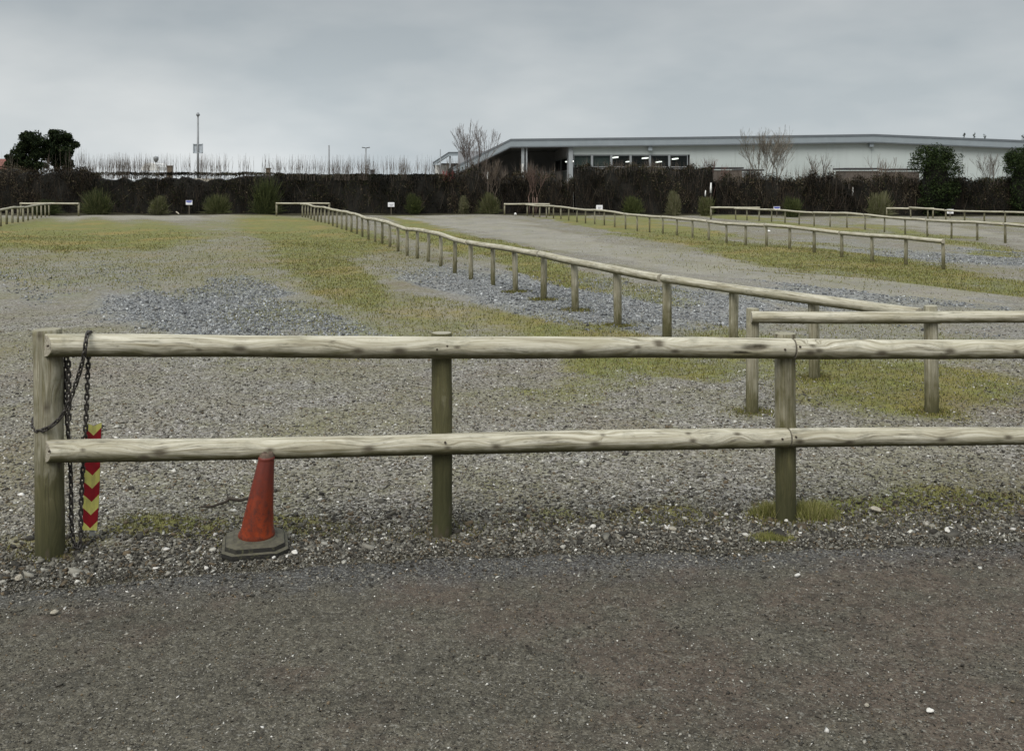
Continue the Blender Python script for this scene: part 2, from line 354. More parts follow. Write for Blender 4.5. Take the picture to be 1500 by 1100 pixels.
grs = q.mix(q.rng(n2, 0.32, 0.68), (0.088, 0.104, 0.026), (0.205, 0.205, 0.065)); grs = q.mix(q.rng(q.noise(P_, 1.7, 6, .65), 0.46, 0.62, 0, 0.7), grs, (0.16, 0.145, 0.045)); grs = q.mix(q.rng(q.noise(P_, 3.3, 6, .7), 0.50, 0.64, 0, 0.65), grs, (0.085, 0.09, 0.032)); grs = q.mix(q.rng(q.noise(P_, 2.4, 6, .7, .4), 0.56, 0.68, 0, 0.5), grs, grit)
grs = q.mix(q.rng(q.noise(P_, 0.55, 4), 0.5, 0.68, 0, 0.6), grs, (0.26, 0.18, 0.06)); grs = q.mix(q.rng(n3, 0.5, 0.8, 0, 0.7), grs, (0.07, 0.075, 0.028))
c = q.mix(pm, grit, pale); c = q.mix(bm_, c, blue); c = q.mix(gm, c, grs)
vg = q.rng(q.math('ADD', q.attr('verge'), q.math('MULTIPLY', q.math('SUBTRACT', n2, 0.5), 0.8)), 0.2, 0.8, 0, 0.85)
c = q.mix(vg, c, q.mix(q.rng(n3, .35, .65), (0.035, 0.031, 0.022), (0.12, 0.108, 0.075)))
c = q.mix(q.attr('soil'), c, q.mix(q.rng(n2, 0.35, 0.65), (0.018, 0.016, 0.010), (0.045, 0.04, 0.02)))
hh = q.math('ADD', q.math('MULTIPLY', vd, -0.8), q.math('MULTIPLY', n3, 0.6))
nr = q.bump(hh, 0.9, 0.012); nr = q.bump(n2, 0.5, 0.03, nr)
GROUND = q.done(c, nr)
gme = np_mesh('ground', np.stack([XX, YY, ZZ], -1).reshape(-1, 3), F, {'grass': ('FLOAT', g), 'blue': ('FLOAT', b), 'pale': ('FLOAT', p), 'soil': ('FLOAT', soil), 'verge': ('FLOAT', verge)}, True, [GROUND])
tag(link('ground', gme), kind='structure')

# ------------------------------------------------------------------ road
rx = np.r_[np.arange(-60, -4, 2.0), np.arange(-4, 4.5, 0.03), np.arange(4.5, 60, 2.0)]
t_ = np.r_[0, 0.5, np.linspace(0.62, 1, 60)]
RX, RT = np.meshgrid(rx, t_); e_ = road_edge(RX); RY = -3+(e_+3)*RT
RZ = 0.010+0.003*wob(RX*2.3)*wob(RY*3.1, 1)+0.002*wob(RX*9, 2)*wob(RY*11, 3)
RZ = np.where(RT > 0.993, -0.01, RZ)
ny, nx = RX.shape; I = np.arange(nx*ny).reshape(ny, nx)
F = np.stack([I[:-1, :-1], I[:-1, 1:], I[1:, 1:], I[1:, :-1]], -1).reshape(-1, 4)
q = NT('worn_asphalt', 0.9, 0.25); P_ = q.pos()
a1 = q.sepx(q.vor(P_, 150)); a2 = q.sepx(q.vor(P_, 310)); d1 = q.vor(P_, 150, 'Distance'); N1 = q.math('ADD', q.noise(P_, 1.7, 5, .6), q.rng(q.sepx(P_, 'X'), -0.8, 0.8, -0.07, 0.05)); N2 = q.noise(P_, 9, 5, 0.6); N3 = q.noise(P_, 60, 4, 0.7)
c = q.mix(0.5, q.ramp(a1, [(0, (0.036, 0.033, 0.027)), (0.5, (0.092, 0.086, 0.072)), (0.88, (0.14, 0.131, 0.108)), (1, (0.30, 0.29, 0.26))]), q.ramp(a2, [(0, (0.04, 0.037, 0.032)), (0.7, (0.11, 0.104, 0.09)), (1, (0.20, 0.19, 0.165))]))
c = q.mix(q.rng(q.math('ADD', N1, q.math('MULTIPLY', N2, .3)), 0.61, 0.74, 0, 0.65), c, q.mix(0.6, c, (0.122, 0.078, 0.068)))
c = q.mix(q.rng(N2, 0.45, 0.75, 0, 0.55), c, (0.058, 0.055, 0.048))
c = q.mix(q.rng(N3, 0.50, 0.66, 0, 0.75), c, (0.032, 0.030, 0.026)); c = q.mix(q.rng(q.noise(P_, 38, 4, .75), 0.56, 0.68, 0, 0.7), c, (0.17, 0.16, 0.14)); c = q.mix(q.rng(q.noise(P_, 4, 6, .7, .6), 0.56, 0.66, 0, 0.45), c, (0.045, 0.043, 0.038))
yb = q.math('SUBTRACT', q.sepx(P_, 'Y'), q.math('MULTIPLY', q.sepx(P_, 'X'), 0.11))
band = q.rng(q.math('ADD', yb, q.math('MULTIPLY', N2, 0.5)), 4.20, 4.5, 0, 0.75, True)
c = q.mix(1.0, c, (0.87, 0.84, 0.745), 'MULTIPLY')
rut = q.noise(q.scale(P_, (0.9, 5.0, 1)), 1.0, 5, .6)
c = q.mix(q.rng(rut, 0.50, 0.64, 0, 0.45), c, q.mix(1.0, c, (0.62, 0.62, 0.62), 'MULTIPLY'))
c = q.mix(q.rng(q.noise(P_, 22, 5, .75), 0.50, 0.62, 0, 0.7), c, q.mix(1.0, c, (0.50, 0.49, 0.47), 'MULTIPLY'))
c = q.mix(q.rng(q.noise(P_, 55, 3, .7), 0.58, 0.70, 0, 0.8), c, (0.20, 0.19, 0.165))
c = q.mix(band, c, q.ramp(a1, [(0, (0.026, 0.026, 0.026)), (0.7, (0.066, 0.066, 0.066)), (1, (0.2, 0.2, 0.19))]))
hh = q.math('ADD', q.math('MULTIPLY', d1, -0.7), q.math('MULTIPLY', N3, 1.0))
ROAD = q.done(c, q.bump(N2, 0.4, 0.02, q.bump(hh, 0.95, 0.007)))
tag(link('road', np_mesh('road', np.stack([RX, RY, RZ], -1).reshape(-1, 3), F, None, True, [ROAD])), kind='structure')

# ------------------------------------------------------------------ loose stone and grass
STONE = m_attr('loose_stone', 0.85)
def stones(name, P, size, colr, flat=0.55, sink=0.25, parent=None, octa=False):
    n = len(P); r = rng
    cube = np.array([(a, b_, c_) for a in (-1, 1) for b_ in (-1, 1) for c_ in (-1, 1)], float)*0.62
    if octa: cube = np.array([(1,0,0),(0,1,0),(-1,0,0),(0,-1,0),(0,0,1),(0,0,-1)], float)*0.85
    NV = len(cube); Tm = cube[None]*(1+r.uniform(-0.42, 0.42, (24, NV, 3)))+r.uniform(-.22, .22, (24, NV, 3))
    T_ = Tm[r.integers(0, 24, n)]*np.stack([size*r.uniform(0.6, 1.15, n), size*r.uniform(0.6, 1.15, n), size*flat*r.uniform(0.6, 1.3, n)], 1)[:, None, :]
    tl = r.uniform(-0.5, 0.5, (n, 2)); T_[:, :, 2] += T_[:, :, 0]*tl[:, :1]+T_[:, :, 1]*tl[:, 1:]
    a = r.uniform(0, 2*math.pi, n); ca, sa = np.cos(a)[:, None], np.sin(a)[:, None]
    V = np.stack([T_[..., 0]*ca-T_[..., 1]*sa, T_[..., 0]*sa+T_[..., 1]*ca, T_[..., 2]], -1)
    PP = P.copy(); PP[:, 2] += size*flat*(0.5-sink)
    V = (V+PP[:, None, :]).reshape(-1, 3)
    fq = np.array([(0,1,3,2),(4,6,7,5),(0,4,5,1),(2,3,7,6),(0,2,6,4),(1,5,7,3)])
    if octa: fq = np.array([(0,1,4),(1,2,4),(2,3,4),(3,0,4),(1,0,5),(2,1,5),(3,2,5),(0,3,5)])
    F = (fq[None]+np.arange(n)[:, None, None]*NV).reshape(-1, fq.shape[1])
    o = link(name, np_mesh(name, V, F, {'col': ('FLOAT_COLOR', np.repeat(colr, NV, 0))}, False, [STONE]), parent)
    tag(o, kind='stuff'); return o
def pick(n, pal, wts, jit=0.25):
    pal = np.array(pal); i = rng.choice(len(pal), n, p=np.array(wts)/sum(wts)); return np.clip(pal[i]*(1+rng.uniform(-jit, jit, (n, 1))), 0, 0.8)
GREY = [(0.04,0.036,0.03),(0.10,0.094,0.08),(0.18,0.17,0.145),(0.27,0.255,0.22),(0.44,0.43,0.39),(0.64,0.62,0.58),(0.13,0.10,0.065)]
BLU = [(0.07,0.072,0.074),(0.13,0.136,0.140),(0.20,0.208,0.214),(0.29,0.30,0.305),(0.48,0.49,0.49)]
def fan(n, y0, y1, pw=1.0, m=0.56):
    Y = y0+(y1-y0)*rng.random(n)**pw; X = rng.uniform(-m, m, n)*Y; return X, Y
# stony verge along the road edge, thinning out over the asphalt
NV_ = 42000; X = rng.uniform(-3.2, 3.4, NV_); u = rng.random(NV_); d = np.where(u < 0.30, -np.abs(rng.normal(0, 0.09, NV_)), np.abs(rng.normal(0, 0.26, NV_))); Y = road_edge(X)+0.03+d
sz = (rng.gamma(2.6, 0.0017, NV_)+0.0027)*np.where(d < 0, 0.62, 1.0)*np.where(rng.random(NV_) < 0.03, 1.9, 1)
tag(stones('verge_stones', np.stack([X, Y, relief(X, Y)+np.where(d < 0, 0.010, 0.003)], 1), sz, pick(NV_, [(0.04,0.037,0.031),(0.085,0.079,0.066),(0.14,0.132,0.11),(0.21,0.20,0.17),(0.34,0.33,0.29),(0.60,0.58,0.54),(0.11,0.085,0.055)], [5,5,4,2.6,1.1,.35,2.2])), 'mixed grey and pale loose stones banked along the road edge', 'stones')
# fine gravel behind the fence, sparser with distance
X, Y = fan(130000, 4.6, 13, 1.35); gg, bb, pp = masks(X, Y); k = rng.random(len(X)) > np.clip(gg*0.8+np.clip((Y-8)/5, 0, 1)*0.8, 0, 1); X, Y, bb = X[k], Y[k], bb[k]
tag(stones('gravel', np.stack([X, Y, relief(X, Y)+.001], 1), rng.gamma(2.4, 0.0019, len(X))+0.003, pick(len(X), GREY, [2.5,4,5,3.6,1.2,.3,1.5]), octa=True), 'fine grey gravel spread over the parking ground behind the fence', 'gravel')
# coarse blue-grey gravel drifts
X, Y = fan(260000, 8.0, 24, 1.0); gg, bb, pp = masks(X, Y); k = rng.random(len(X)) < np.clip(bb*1.25-0.50+0.25*wob(X*3+Y*2)+0.25*wob(X*7-Y*5), 0, 1); X, Y = X[k][:56000], Y[k][:56000]
tag(stones('coarse_gravel', np.stack([X, Y, relief(X, Y)], 1), rng.gamma(3, 0.0032, len(X))+0.005, pick(len(X), BLU, [2.0,4,4,2.2,.4]), 0.7, octa=True), 'coarse blue-grey gravel drifts across the parking ground', 'gravel')
# grit on the road
X, Y = fan(46000, 2.6, 4.7, 1.0, 0.62); k = (Y < road_edge(X)); X, Y = X[k], Y[k]
tag(stones('road_grit', np.stack([X, Y, np.full(len(X), 0.0105)], 1), rng.gamma(2.0, 0.0011, len(X))*(1+0.8*(Y > road_edge(X)-0.35))+0.0016, pick(len(X), GREY, [4,5,4,1.6,.3,.1,1.6]), 0.5, octa=True), 'fine grit and small chips scattered on the worn asphalt', 'grit')
# grass and moss
GRASSM = m_attr('short_grass', 0.9)
def blades(name, X, Y, Z, h, w, colr, lean=0.6, parent=None):
    n = len(X); a = rng.uniform(0, 2*math.pi, n); l = rng.uniform(0, lean, n)*h; b_ = rng.uniform(0, 2*math.pi, n)
    dx, dy = np.cos(a)*w/2, np.sin(a)*w/2
    p0 = np.stack([X-dx, Y-dy, Z-0.004], 1); p1 = np.stack([X+dx, Y+dy, Z-0.004], 1); p2 = np.stack([X+np.cos(b_)*l, Y+np.sin(b_)*l, Z+h], 1)
    V = np.stack([p0, p1, p2], 1).reshape(-1, 3); F = np.arange(3*n).reshape(n, 3)
    return link(name, np_mesh(name, V, F, {'col': ('FLOAT_COLOR', np.repeat(colr, 3, 0))}, False, [GRASSM]), parent)
GPAL = [(0.10,0.105,0.025),(0.155,0.155,0.035),(0.23,0.215,0.06),(0.28,0.235,0.11),(0.10,0.085,0.04)]
X, Y = fan(430000, 4.3, 34, 1.4); gg, bb, pp = masks(X, Y)
k = (rng.random(len(X)) < np.clip(gg*1.25-0.25+0.3*wob(X*4+Y*3)*wob(Y*5-X, 2), 0, 1)) & (Y > road_edge(X)+0.12) & (rng.random(len(X)) < np.clip((34-Y)/16, 0, 1)); X, Y = X[k], Y[k]
feet = [(-1.983,4.388),(-0.317,4.615),(1.291,4.829),(2.9,5.03),(1.65,7.04),(2.885,7.04),(2.40,8.14),(1.994,9.25),(1.52,10.2),(1.16,11.27),(0.775,12.5),(0.41,13.5),(0.05,14.5),(-1.15,4.5)]
fi = rng.integers(0, len(feet), 9000); fp = np.array(feet)[fi]; ra = 0.045+np.abs(rng.normal(0, 0.06, 9000)); aa = rng.uniform(0, 6.283, 9000)
X = np.r_[X, fp[:, 0]+ra*np.cos(aa)*1.3]; Y = np.r_[Y, fp[:, 1]+ra*np.sin(aa)]
h = (0.008+0.02*rng.random(len(X)))*np.clip(Y/9, 0.75, 1.5)
gc_ = pick(len(X), GPAL, [2.5,4,2.4,1.4,1.8])*0.88; bn = rng.random(len(X)) < np.where(Y < 5.6, .55, .1); gc_[bn] = pick(int(bn.sum()), [(0.11,0.095,0.05),(0.18,0.15,0.085),(0.07,0.062,0.03)], [2,2,1])
tag(blades('grass', X, Y, relief(X, Y), h, 0.004+0.0006*Y, gc_), 'short olive and straw coloured grass and moss in patches', 'grass', kind='stuff')

# ------------------------------------------------------------------ fences
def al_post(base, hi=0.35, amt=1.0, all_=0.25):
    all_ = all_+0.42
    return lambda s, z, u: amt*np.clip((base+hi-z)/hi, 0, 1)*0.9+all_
def rail_stain_shade(amt=1.0, b0=0.0):  # darker undersides: shade painted into the colour along with green-brown stain
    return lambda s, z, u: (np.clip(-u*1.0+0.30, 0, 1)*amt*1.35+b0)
GRP = 'round timber parking fences'
def fence(posts, hts, rad_p, rails, rad_r, label, base_rail, front, cross=(), seed=0, n=10, alp=0.35, jit=0.012, over=0.0, dip=0.0):
    """posts: [(X,Y)]; hts: post heights; rails span consecutive posts in groups"""
    r = np.random.default_rng(seed)
    t = empty('timber_fence'); tag(t, label, 'fence', GRP)
    tops = []
    for i, (x, y) in enumerate(posts):
        h = hts(i); gz = float(relief(np.array(x), np.array(y)))
        lx, ly = r.uniform(-1, 1, 2)*0.018*h
        log('post', [(x, y, gz-0.12), (x+lx*.5, y+ly*.5, h*.5+gz), (x+lx, y+ly, h+gz)], (rad_p if i < 6 else rad_p*max(.76, 1-.04*(i-5)))*r.uniform(0.92, 1.08), t, n=n, step=0.2, al_shade=al_post(gz, 0.3, 0.7, r.uniform(0.1, 0.5)*alp*2), seed=seed*50+i, dents=0.002, altop=0.5)
        tops.append(Vector((x, y, gz+h)))
    def run(idx, seed2):
        pts = []
        for j in idx:
            pts.append(tops[j]+Vector((front[0], front[1], base_rail+r.uniform(-jit, jit)*0.6+(dip if j == 0 else 0))))
        d0 = (pts[0]-pts[1]).normalized(); d1 = (pts[-1]-pts[-2]).normalized()
        pts[0] = pts[0]+d0*(rad_r*1.0+over*(idx[0] == 0)); pts[-1] = pts[-1]+d1*(-rad_r*0.85 if idx[-1] < len(posts)-1 else rad_r*1.0)
        if idx[0] > 0: pts[0] = tops[idx[0]]+Vector((front[0], front[1], base_rail))-d0*(rad_r*0.8)
        log('rail', pts, rad_r*r.uniform(0.95, 1.05), t, n=n+2, step=0.35, al_shade=rail_stain_shade(0.75, r.uniform(-0.1, 0.12)), seed=seed2, dents=0.004)
    for k, idx in enumerate(rails): run(idx, seed*70+k)
    for (pa, pb, h, dz, fr, rr_, mids) in cross:
        for kk, (x, y) in enumerate([pa, pb]):
            log('post', [(x, y, -0.12), (x+0.01, y, h)], rad_p, t, n=n, step=0.2, al_shade=al_post(0, 0.3, 0.7, 0.3*alp*2), seed=seed*90+kk, dents=0.002, altop=0.5)
        a = Vector((pa[0], pa[1]-fr, h+dz)); b2 = Vector((pb[0], pb[1]-fr, h+dz)); dd = (b2-a).normalized()*rr_*0.9
        log('crossbar', [a-dd*0.4, b2+dd*0.6], rr_, t, n=n+2, step=0.3, al_shade=rail_stain_shade(0.75), seed=seed*33+5)
    return t
def chunks(n, k):
    out = []; i = 0
    while i < n-1: out.append(list(range(i, min(i+k, n-1)+1))); i += k
    return out

# foreground fence, two rails
PL, PM_, PR = Vector((-1.983, 4.388)), Vector((-0.317, 4.615)), Vector((1.291, 4.829))
FD = (PR-PL).normalized(); FN = Vector((FD.y, -FD.x))       # towards the road
def fpt(px, py, o=0.055):
    """point of a line parallel to the foreground fence, o metres nearer the road"""
    P0 = PM_+FN*o; k = (px-750)/1500
    t = (k*P0.y-P0.x)/(FD.x-k*FD.y); p_ = P0+FD*t
    return Vector((p_.x, p_.y, EYE-(py-265)*p_.y/1500))
t = empty('timber_fence'); tag(t, 'near fence of round timber posts with two rails along the road edge', 'fence', GRP)
specs = [(72, 812, 483, 0.0575, 0.020, 0.0), (647, 785, 487, 0.0455, 0.002, 0.9), (1151, 762, 488, 0.0475, 0.012, 0.25), (1626, 742, 488, 0.047, 0, 0.4), (2085, 724, 488, 0.047, 0, 0.4)]
for i, (px, pyb, pyt, r_, ln, alg) in enumerate(specs):
    if i == 0: p_ = PL
    elif i == 1: p_ = PM_
    elif i == 2: p_ = PR
    else: p_ = PR+FD*1.62*(i-2)
    h = EYE-(pyt-265)*p_.y/1500
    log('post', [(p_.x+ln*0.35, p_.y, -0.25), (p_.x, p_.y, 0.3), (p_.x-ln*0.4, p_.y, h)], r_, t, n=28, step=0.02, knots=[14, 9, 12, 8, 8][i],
        al_shade=(lambda s, z, u, alg=alg: 0.66+alg*0.6+1.1*np.clip((0.50-z)/0.5, 0, 1)), seed=101+i, dents=0.002, altop=0.75)
def kn(x0, *L_):
    a0 = fpt(x0, 500); return [((fpt(x, 500)-a0).xy.length, b, c) for x, b, c in L_]
def railpts(ys_, x0, x1):
    xx = np.linspace(x0, x1, 9); return [fpt(x, np.interp(x, *ys_)) for x in xx]
top = ([60, 330, 647, 900, 1160, 1500, 2100], [506.3, 507.3, 508.5, 509.5, 511.0, 511.8, 513])
bot = ([60, 330, 647, 900, 1160, 1500, 2100], [661, 657.5, 650.5, 645.5, 641.0, 638, 632])
log('rail', railpts(top, 49, 1161), 0.0485, t, n=36, step=0.008, knots=12, kf=kn(49, (295, .2, .012), (355, .1, .024), (585, .15, .026), (668, -.2, .012), (845, .3, .020), (930, -.2, .014), (985, .2, .018)), al_shade=rail_stain_shade(0.85, -0.05), seed=5, cut0=0.085, dents=0.002, gouge=[(3.165, math.pi/2*0.9, 0.075, 0.013), (3.19, math.pi/2*0.75, 0.05, 0.009), (3.10, math.pi/2*1.2, 0.05, 0.006)])
log('rail', railpts(top, 1163, 2090), 0.0455, t, n=36, step=0.010, knots=10, kf=kn(1163, (1181, .2, .020), (1286, .25, .024), (1384, 0, .022), (1480, .1, .014)), al_shade=rail_stain_shade(0.85, -0.02), seed=6, dents=0.002)
log('rail', railpts(bot, 53, 1154), 0.0465, t, n=36, step=0.008, knots=12, kf=kn(53, (126, -.3, .010), (238, .0, .028), (398, -.1, .016), (541, 0, .024), (655, .1, .012), (725, .1, .018), (868, .05, .020), (1010, -.1, .016), (1120, .1, .018)), al_shade=rail_stain_shade(0.85, 0.08), seed=7, cut0=0.070, dents=0.002)
log('rail', railpts(bot, 1156, 2090), 0.0435, t, n=36, step=0.010, knots=10, kf=kn(1156, (1166, .2, .018), (1238, .35, .020), (1373, .1, .020), (1470, -.1, .018)), al_shade=rail_stain_shade(0.85, 0.0), seed=8, dents=0.002)

NAIL = m_plain('rusty_nail', (.05, .035, .025), .7)
for x_, y_ in ((70, 507), (655, 507), (640, 512), (1150, 512), (1172, 508), (72, 661), (652, 648), (1146, 643), (1166, 640)):
    p_ = fpt(x_, y_, .055+.0475); m_ = MB(); m_.tube([p_+Vector((0, .004, 0)), p_+Vector((.001, -.0035, 0))], .0048, 8); m_.build('nail', NAIL, t)

# long diagonal fence with its near and far crossbars
ob = [(1365, 606), (1193, 560), (1074, 527), (977, 500), (905, 478), (843, 457.5), (796, 443), (755, 430), (722, 418.5), (690, 408), (666, 399)]
PA = [Vector(gp(*o)) for o in ob]
Pf = Vector(gp(443, 317)); d = Pf-PA[-1]; nn = int(round(d.length/1.19))
PA += [PA[-1]+d*(i/nn)+Vector((0.12*math.sin(math.pi*i/nn), 0)) for i in range(1, nn+1)]
hA = lambda i: float(np.interp(i, [0, 1, 4, 12, 33], [0.735, 0.655, 0.635, 0.62, 0.60]))
x0, y0 = gp(1101, 606); x1, y1 = PA[0]; 
fA = fence([tuple(p_) for p_ in PA], hA, 0.044, chunks(len(PA), 3), 0.043, 'long single rail fence running from beside the near fence back to the hedge', -0.02, (-0.055, -0.03),
  cross=[((x0, y0), (x1+1.36, y1-0.02), 0.725, -0.055, 0.052, 0.041, 0), (gp(405, 316.2), gp(482, 316.5), 0.60, -0.04, 0.04, 0.042, 0)], seed=3, n=12, over=-0.10, dip=-0.045)
# second post along the near crossbar is the fence's own first post; one more to the right, out of frame
RB0, RB1 = Vector(gp(1382, 397)), Vector((0.7, 47.0))
nB = 27; PB = [RB0.lerp(RB1, i/nB) for i in range(nB+1)]
fence([tuple(p_) for p_ in PB], lambda i: 0.545, 0.036, chunks(nB+1, 3), 0.04, 'middle single rail fence crossing the grass strip and ending in one leaning end post', -0.035, (-0.045, -0.03),
  cross=[((PB[-1].x-1.05, 47.2), (PB[-1].x+1.0, 47.0), 0.56, -0.04, 0.04, 0.042, 0)], seed=8, n=8, over=0.0)
PC = [Vector((14.0, 19.7)).lerp(Vector((9.35, 42.8)), i/21) for i in range(22)]
fence([tuple(p_) for p_ in PC], lambda i: float(np.interp(i, [0, 21], [0.52, 0.5])), 0.034, chunks(22, 3), 0.04, 'right hand single rail fence starting below the tall bare tree', -0.03, (-0.045, -0.03),
  cross=[((PC[-1].x-1.0, 43.0), (PC[-1].x+0.95, 42.7), 0.5, -0.03, 0.04, 0.042, 0)], seed=12, n=8)
PD = [Vector((19.5, 35.5)).lerp(Vector((16.9, 43.4)), i/8) for i in range(9)]
fence([tuple(p_) for p_ in PD], lambda i: 0.45, 0.034, chunks(9, 3), 0.04, 'farthest right single rail fence in front of the round evergreen bushes', -0.03, (-0.045, -0.03),
  cross=[((15.95, 43.6), (17.8, 43.3), 0.45, -0.03, 0.04, 0.042, 0)], seed=15, n=8)
PF = [Vector((-16.2, 30.2)).lerp(Vector((-21.2, 46.9)), i/15) for i in range(16)]
fence([tuple(p_) for p_ in PF], lambda i: 0.6, 0.046, chunks(16, 3), 0.045, 'far left single rail fence at the left edge below the pines', -0.03, (0.045, -0.03),
  cross=[((-22.6, 47.1), (-19.85, 46.9), 0.58, -0.03, 0.04, 0.045, 0)], seed=19, n=8)

# ------------------------------------------------------------------ chain on the left post
CH = m_plain('dark_chain_steel', (0.075, 0.068, 0.062), 0.5, 0.5, 60, metal=0.6)
lm = MB(); Ls, Wd, wr = 0.038, 0.0225, 0.0041; pts = []
for i in range(18):
    a = 2*math.pi*i/18; cx = (Ls-Wd)/2*(1 if math.cos(a) > 0 else -1)
    pts.append(Vector((cx+(Wd/2-wr)*math.cos(a), (Wd/2-wr)*math.sin(a), 0)))
nv = 6
for i, p_ in enumerate(pts):
    tn = (pts[(i+1) % 18]-pts[i-1]).normalized(); u = Vector((0, 0, 1)); w = tn.cross(u)
    for k in range(nv):
        a = 2*math.pi*k/nv; lm.v.append(tuple(p_+(w*math.cos(a)+u*math.sin(a))*wr))
for i in range(18):
    for k in range(nv):
        j = (i+1) % 18; lm.f.append((i*nv+k, j*nv+k, j*nv+(k+1) % nv, i*nv+(k+1) % nv)); lm.m.append(0)
lme = bpy.data.meshes.new('link'); lme.from_pydata(lm.v, [], lm.f); lme.materials.append(CH); lme.polygons.foreach_set('use_smooth', [True]*len(lm.f)); lme.update()
zf = 4.40; zr = 4.29
cp = [at(101, 615, 4.395), at(101, 570, 4.395), at(100, 520, 4.395), at(98, 497, 4.405), at(97, 530, 4.42), at(95, 560, 4.42), at(97, 600, 4.42), at(101, 650, 4.43), at(104, 700, 4.43), at(104, 750, 4.43), at(106, 788, 4.43), at(112, 806, 4.42), at(119, 795, 4.44), at(118, 750, 4.45), at(121, 690, 4.45),
      at(125, 640, 4.45), at(127, 590, 4.45), at(129, 535, 4.44), at(131, 505, 4.42), at(133, 489, 4.39), at(131, 485.5, 4.35), at(128, 488, 4.31), at(126, 497, 4.283), at(125, 508, 4.275), at(123, 522, 4.285), at(117, 545, 4.30), at(108, 572, 4.31), at(97, 600, 4.315), at(84, 618, 4.325), at(68, 629, 4.32), at(54, 632, 4.335), at(47, 624, 4.37), at(49, 612, 4.42), at(60, 606, 4.47), at(85, 606, 4.46), at(93, 600, 4.43)]
for _ in range(2):
    q2 = [cp[0]]
    for a, b2 in zip(cp[:-1], cp[1:]): q2 += [a*.75+b2*.25, a*.25+b2*.75]
    cp = q2+[cp[-1]]
cum = [0]
for a, b2 in zip(cp[:-1], cp[1:]): cum.append(cum[-1]+(b2-a).length)
ch = empty('chain'); tag(ch, 'dark steel chain looped over the top rail and round the left end post', 'chain')
C_ = np.array([tuple(c_) for c_ in cp]); s = 0.0; k = 0; pitch = 0.0228
while s+pitch < cum[-1]:
    a = Vector([np.interp(s, cum, C_[:, i]) for i in range(3)]); b2 = Vector([np.interp(s+pitch, cum, C_[:, i]) for i in range(3)])
    tn = (b2-a).normalized(); up = Vector((0, -1, 0)) if abs(tn.y) < 0.8 else Vector((0, 0, 1))
    y_ = up.cross(tn).normalized(); z_ = tn.cross(y_); M = Matrix((tn, y_, z_)).transposed().to_4x4()
    M = M @ Matrix.Rotation(R(35+(90 if k % 2 else 0)+random.uniform(-14, 14)), 4, 'X')
    M.translation = (a+b2)/2; o = bpy.data.objects.new('link', lme); COL.objects.link(o); o.parent = ch; o.matrix_local = M
    s += pitch; k += 1

# ------------------------------------------------------------------ chevron marker strip
RED = m_plain('red_reflective_tape', (0.42, 0.018, 0.03), 0.45, 0.35, 25, dirt=(0.16, 0.03, 0.03)); YEL = m_plain('yellow_reflective_tape', (0.80, 0.76, 0.22), 0.45, 0.15, 25, dirt=(0.38, 0.34, 0.14))
BACK = m_plain('grey_plastic_back', (0.3, 0.3, 0.28), 0.6)
mk = MB(); Zm = 4.60; wd = 0.067; H0, H1 = 0.03, 0.525; pit = 0.0605; drop = 0.036; th = 0.004
def mpt(u, h, back=0):
    tt = (h-H0)/(H1-H0); x = (131-750)*Zm/1500+0.036*tt**1.3+0.004*math.sin(tt*5)
    tw = 0.25*math.sin(tt*2.2); return (x+u*wd/2*math.cos(tw), Zm+u*wd/2*math.sin(tw)+0.006*math.cos(u*1.5)+back*th-0.03*tt, h)
NU = 6
j = 1; h = H0+0.008-pit
while h < H1:
    for i in range(NU*2):
        u0 = -1+i/NU; u1 = -1+(i+1)/NU
        def yy(u, hb): return min(max(hb+drop*abs(u)+0.0, H0), H1-0.02+0.015*abs(u))
        p4 = [mpt(u0, yy(u0, h)), mpt(u1, yy(u1, h)), mpt(u1, yy(u1, h+pit)), mpt(u0, yy(u0, h+pit))]
        if abs(p4[0][2]-p4[3][2]) > 1e-5 or abs(p4[1][2]-p4[2][2]) > 1e-5: mk.poly(p4, j % 2)
    h += pit; j += 1
NB = 24
for b_ in range(NB):
    for i in range(4):
        u0 = -1+i/2; u1 = u0+0.5; h0 = H0+(H1-0.02-H0)*b_/NB; h1 = H0+(H1-0.02-H0)*(b_+1)/NB
        def cl(u, h): return min(h, H1-0.02+0.015*abs(u))
        mk.poly([mpt(u1, cl(u1, h0), 1), mpt(u0, cl(u0, h0), 1), mpt(u0, cl(u0, h1), 1), mpt(u1, cl(u1, h1), 1)], 2)
mroot = empty('marker_strip'); tag(mroot, 'narrow upright marker strip with red and yellow chevrons behind the fence', 'marker')
mk.build('chevron_face', [RED, YEL, BACK], mroot)
sb = MB(); b0 = mpt(0, H0+0.06, 4); sb.box((b0[0], b0[1], 0.10), (0.02, 0.012, 0.28)); sb.build('stake', BACK, mroot)

# ------------------------------------------------------------------ traffic cone
q = NT('faded_orange_plastic', 0.55, 0.4); o_ = q.obj(); f1 = q.noise(q.scale(o_, (1, 1, .5)), 9, 5, 0.6); f2 = q.noise(o_, 45, 4, 0.7); hz = q.sepx(o_, 'Z')
c = q.mix(q.rng(f1, 0.35, 0.65), (0.16, 0.022, 0.006), (0.27, 0.040, 0.008)); c = q.mix(q.rng(f2, 0.42, 0.66, 0, 0.9), c, (0.065, 0.018, 0.012))
c = q.mix(q.rng(q.math('ADD', hz, q.math('MULTIPLY', f1, 0.08)), 0.22, 0.40, 0, 0.85), c, (0.13, 0.03, 0.022)); c = q.mix(q.rng(q.math('ADD', hz, q.math('MULTIPLY', f2, 0.05)), 0.10, 0.075, 0, 0.75), c, (0.07, 0.045, 0.03))
CONE = q.done(c, q.bump(f2, 0.3, 0.004))
q = NT('dusty_black_rubber', 0.85, 0.25); o_ = q.obj(); nz = q.sepx(q.n('ShaderNodeNewGeometry').outputs['Normal'], 'Z')
